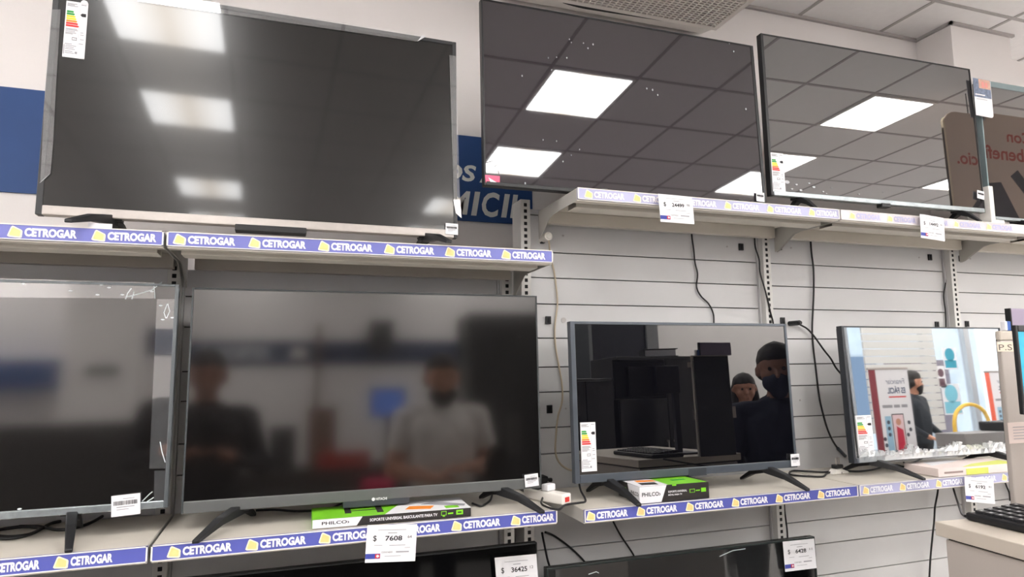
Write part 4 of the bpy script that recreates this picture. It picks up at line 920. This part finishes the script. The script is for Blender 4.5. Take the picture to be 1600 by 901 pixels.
rbox('pink_box', 'bright pink box on the display island opposite', 'box', (-.18, -3.42, .8005), (.2, .2, .08), mat('pink_box', (222, 44, 96), .5))
# hanging beige banner high on the right
t = thing('hanging_banner', 'beige hanging banner with a rounded corner, red lettering and a dark phone picture', 'banner', (2.60, -1.1, 2.22))
mb = MB(); r = .10; pts = [(0, 0), (1.3, 0), (1.3, .66)]+[(r-r*math.sin(a), .66-r+r*math.cos(a)) for a in (0, .3, .6, .9, 1.2, 1.5708)]
mb.prism(pts, 'y', -.006, .006, 0)
obj('panel', mb, mat('beige_banner', (206, 184, 168), .6, noise=.05, nscale=4), t)
mb = MB(); mb.prism([(.0, 0), (.012, 0), (.012, .62), (.0, .60)], 'y', -.007, .007); obj('edge', mb, mat('tan_edge', (226, 208, 176), .5), t)
mb = MB()
add_text(mb, 'cio.', .22, .36, .0065, w=.15, h=.07, bold=.02, mirror=True); add_text(mb, 'benefi', .62, .39, .0065, w=.30, h=.08, bold=.02, mirror=True); add_text(mb, 'Con', .70, .50, .0065, w=.2, h=.07, bold=.02, mirror=True)
obj('lettering', mb, mat('rust_letter', (176, 72, 52), .6), t)
mb = MB(); mb.prism([(.12, .10), (.26, .24), (.42, .26), (.56, .02), (.52, 0), (.06, 0)], 'y', .006, .0075, 0); mb.prism([(.17, .11), (.27, .21), (.33, .21), (.24, .08)], 'y', .0075, .0085, 1); mb.prism([(.5, .30), (.56, .34), (.86, .03), (.8, 0)], 'y', .006, .0075, 0)
obj('phone_picture', mb, [mat('dark_print', (48, 44, 46), .5), mat('grey_print_patch', (112, 110, 112), .5)], t)
for x in (.2, 1.1): mb = MB(); mb.tube([(x, 0, .655), (x, 0, H-2.22)], .0025, 6); obj('cord', mb, cable_m, t)

# shop entrance with posters and the bright street
b = MB()
for x in (6.2, 7.62, 8.42, 9.42): b.box(x-.05, x+.05, YF-.08, YF, 0, 2.5)
b.box(6.2, 9.5, YF-.08, YF, 2.44, 2.5); b.box(6.2, 9.5, YF-.08, YF, 0, .12)
struct('window_1', b, mat('aluminium', (186, 190, 194), .35, metal=.5))
b = MB(); b.box(7.67, 8.37, YF-.05, YF-.042, .12, 2.44); b.box(8.47, 9.37, YF-.05, YF-.042, .12, 2.44); struct('window_2', b, film_mat('window_glass', .08, haze=.02, rough=.01))
t = thing('roller_shutter', 'half-lowered slatted roller shutter at the shop entrance', 'shutter', (6.95, YF+.14, 0))
mb = MB()
for k in range(16): mb.box(-.62, .62, -.012, .012, .9+k*.098, .9+k*.098+.088)
obj('slats', mb, mat('shutter_slat', (196, 196, 194), .4), t)
mb = MB(); mb.tube([(-.66, 0, 2.55), (.66, 0, 2.55)], .09, 16); obj('roll', mb, MATS['shutter_slat'], t)
for k, (x, z, w_, h_, m, lab) in enumerate(((8.08, 1.70, .26, .30, (40, 150, 176), 'teal poster stuck high on the entrance glass'), (8.0, 1.08, .34, .42, (120, 190, 210), 'pale blue poster low on the entrance glass'), (7.86, 1.45, .16, .3, (96, 64, 76), 'plum leaflet on the entrance glass'))):
    t = thing('window_poster', lab, 'poster', (x, YF-.038, z)); mb = MB(); mb.box(-w_/2, w_/2, 0, .002, 0, h_); obj('sheet', mb, white_m, t); mb = MB(); mb.box(-w_/2+.02, w_/2-.02, .0022, .003, .02, h_*.42); mb.disc((0, h_*.68), w_*.36, .0022, .003, 20); obj('printing', mb, mat('poster_%d' % k, m, .5), t)
def promo(label, x, y, side, rz):
    t = thing('roll_up_banner', label, 'banner', (x, y, 0), rz)
    mb = MB(); mb.box(-.26, .26, -.002, .002, .06, 1.64); obj('sheet', mb, white_m, t)
    mb = MB(); mb.box(-.26, -.17, .0022, .003, .06, 1.64); obj('side_band', mb, mat(*side), t)
    mb = MB(); mb.box(-.27, .27, -.06, .06, 0, .06); mb.box(-.265, .265, -.01, .01, 1.63, 1.655); obj('cassette', mb, silver_m, t, bevel=.004)
    mb = MB(); add_text(mb, 'Financiar', .20, 1.485, .0025, w=.25, h=.055, bold=.0, mirror=True); add_text(mb, 'ES FÁCIL', .20, 1.39, .0025, w=.24, h=.075, bold=.04, mirror=True); obj('lettering', mb, mat('navy_letter', (70, 84, 112), .6), t)
    mb = MB(); mb.box(-.03, .20, .0022, .003, 1.35, 1.364); obj('underline', mb, redink_m, t)
    mb = MB()
    for a, c in ((.20, .12), (.10, .02), (.0, -.13)): mb.box(c, a, .0022, .003, 1.25, 1.28)
    obj('small_print', mb, greyink_m, t)
    mb = MB(); mb.box(-.03, .13, .0022, .003, .76, 1.19, 0); mb.box(-.02, .12, .003, .0036, .77, 1.18, 1); mb.disc((.05, 1.11), .034, .0036, .0042, 16, 2); mb.prism([(.0, .77), (.11, .77), (.10, 1.03), (.02, 1.07)], 'y', .0036, .0042, 3); mb.box(-.12, -.04, .0022, .003, .76, 1.17, 4)
    for q in ((-.08, 1.11), (-.08, 1.05), (-.08, .99), (.19, 1.10), (.20, 1.03), (.16, .98), (-.15, .95), (-.14, .89)): mb.disc(q, .02, .0030, .0037, 14, 5)
    obj('phone_picture', mb, [ink_m, mat('pink_wash', (226, 196, 200), .5), MATS['skin_196_142'], mat('crimson_print', (190, 36, 66), .6), mat('sky_phone', (150, 190, 214), .5), mat('lens_print', (60, 64, 78), .4)], t)
    return t
promo('white roll-up banner with a maroon side band and phone picture by the entrance', 5.04, -3.6, ('maroon_band', (130, 44, 56), .6), 0)
promo('second roll-up banner with an orange side band near the entrance glass', 8.42, -4.85, ('orange_band', (226, 92, 60), .6), 0)
rbox('service_counter', 'grey service counter in front of the man in the dark jacket', 'counter', (6.0, -3.2, 0), (1.5, .3, 1.0), mat('grey_counter', (132, 130, 130), .5))
rbox('printer', 'black printer on the grey service counter', 'printer', (6.1, -3.2, 1.0), (.55, .26, .09), blackp_m, .015)
t = thing('hand_truck', 'yellow tubular hand truck near the entrance', 'hand truck', (7.05, -4.3, 0))
mb = MB(); mb.tube(smooth([(-.3, 0, .05), (-.3, 0, .8), (-.26, 0, 1.1), (-.1, 0, 1.22), (.1, 0, 1.22), (.26, 0, 1.1), (.3, 0, .8), (.3, 0, .05)], 6), .022, 10); mb.tube([(-.3, 0, .5), (.3, 0, .5)], .018, 8); mb.tube([(-.3, 0, .8), (.3, 0, .8)], .018, 8); obj('frame', mb, mat('yellow_paint', (226, 184, 60), .4), t)
mb = MB(); mb.box(-.25, .25, 0, .25, .02, .03); obj('toe_plate', mb, silver_m, t)
for s in (-1, 1): mb = MB(); mb.prism([(.0+.11*math.cos(k*PI/8), .11+.11*math.sin(k*PI/8)) for k in range(16)], 'x', s*.34-.02, s*.34+.02); obj('wheel', mb, blackp_m, t)
rbox('kiosk', 'plum-coloured kiosk seen through the entrance glass', 'kiosk', (8.95, -6.5, 0), (.8, .5, 1.9), mat('plum_kiosk', (104, 88, 104), .6))

t = thing('building', 'pale building across the bright street', 'building', (8.6, -9.5, -.1))
mb = MB(); mb.box(-6, 6, -.3, 0, 0, 7); obj('wall', mb, mat('pale_facade', (186, 196, 204), .8, noise=.12, nscale=2), t)
for k in range(6):
    mb = MB(); mb.box(-5+k*1.7, -4+k*1.7, 0, .04, .9+(k % 2)*.3, 2.3); obj('window', mb, mat('facade_glass', (96, 116, 140), .2), t)
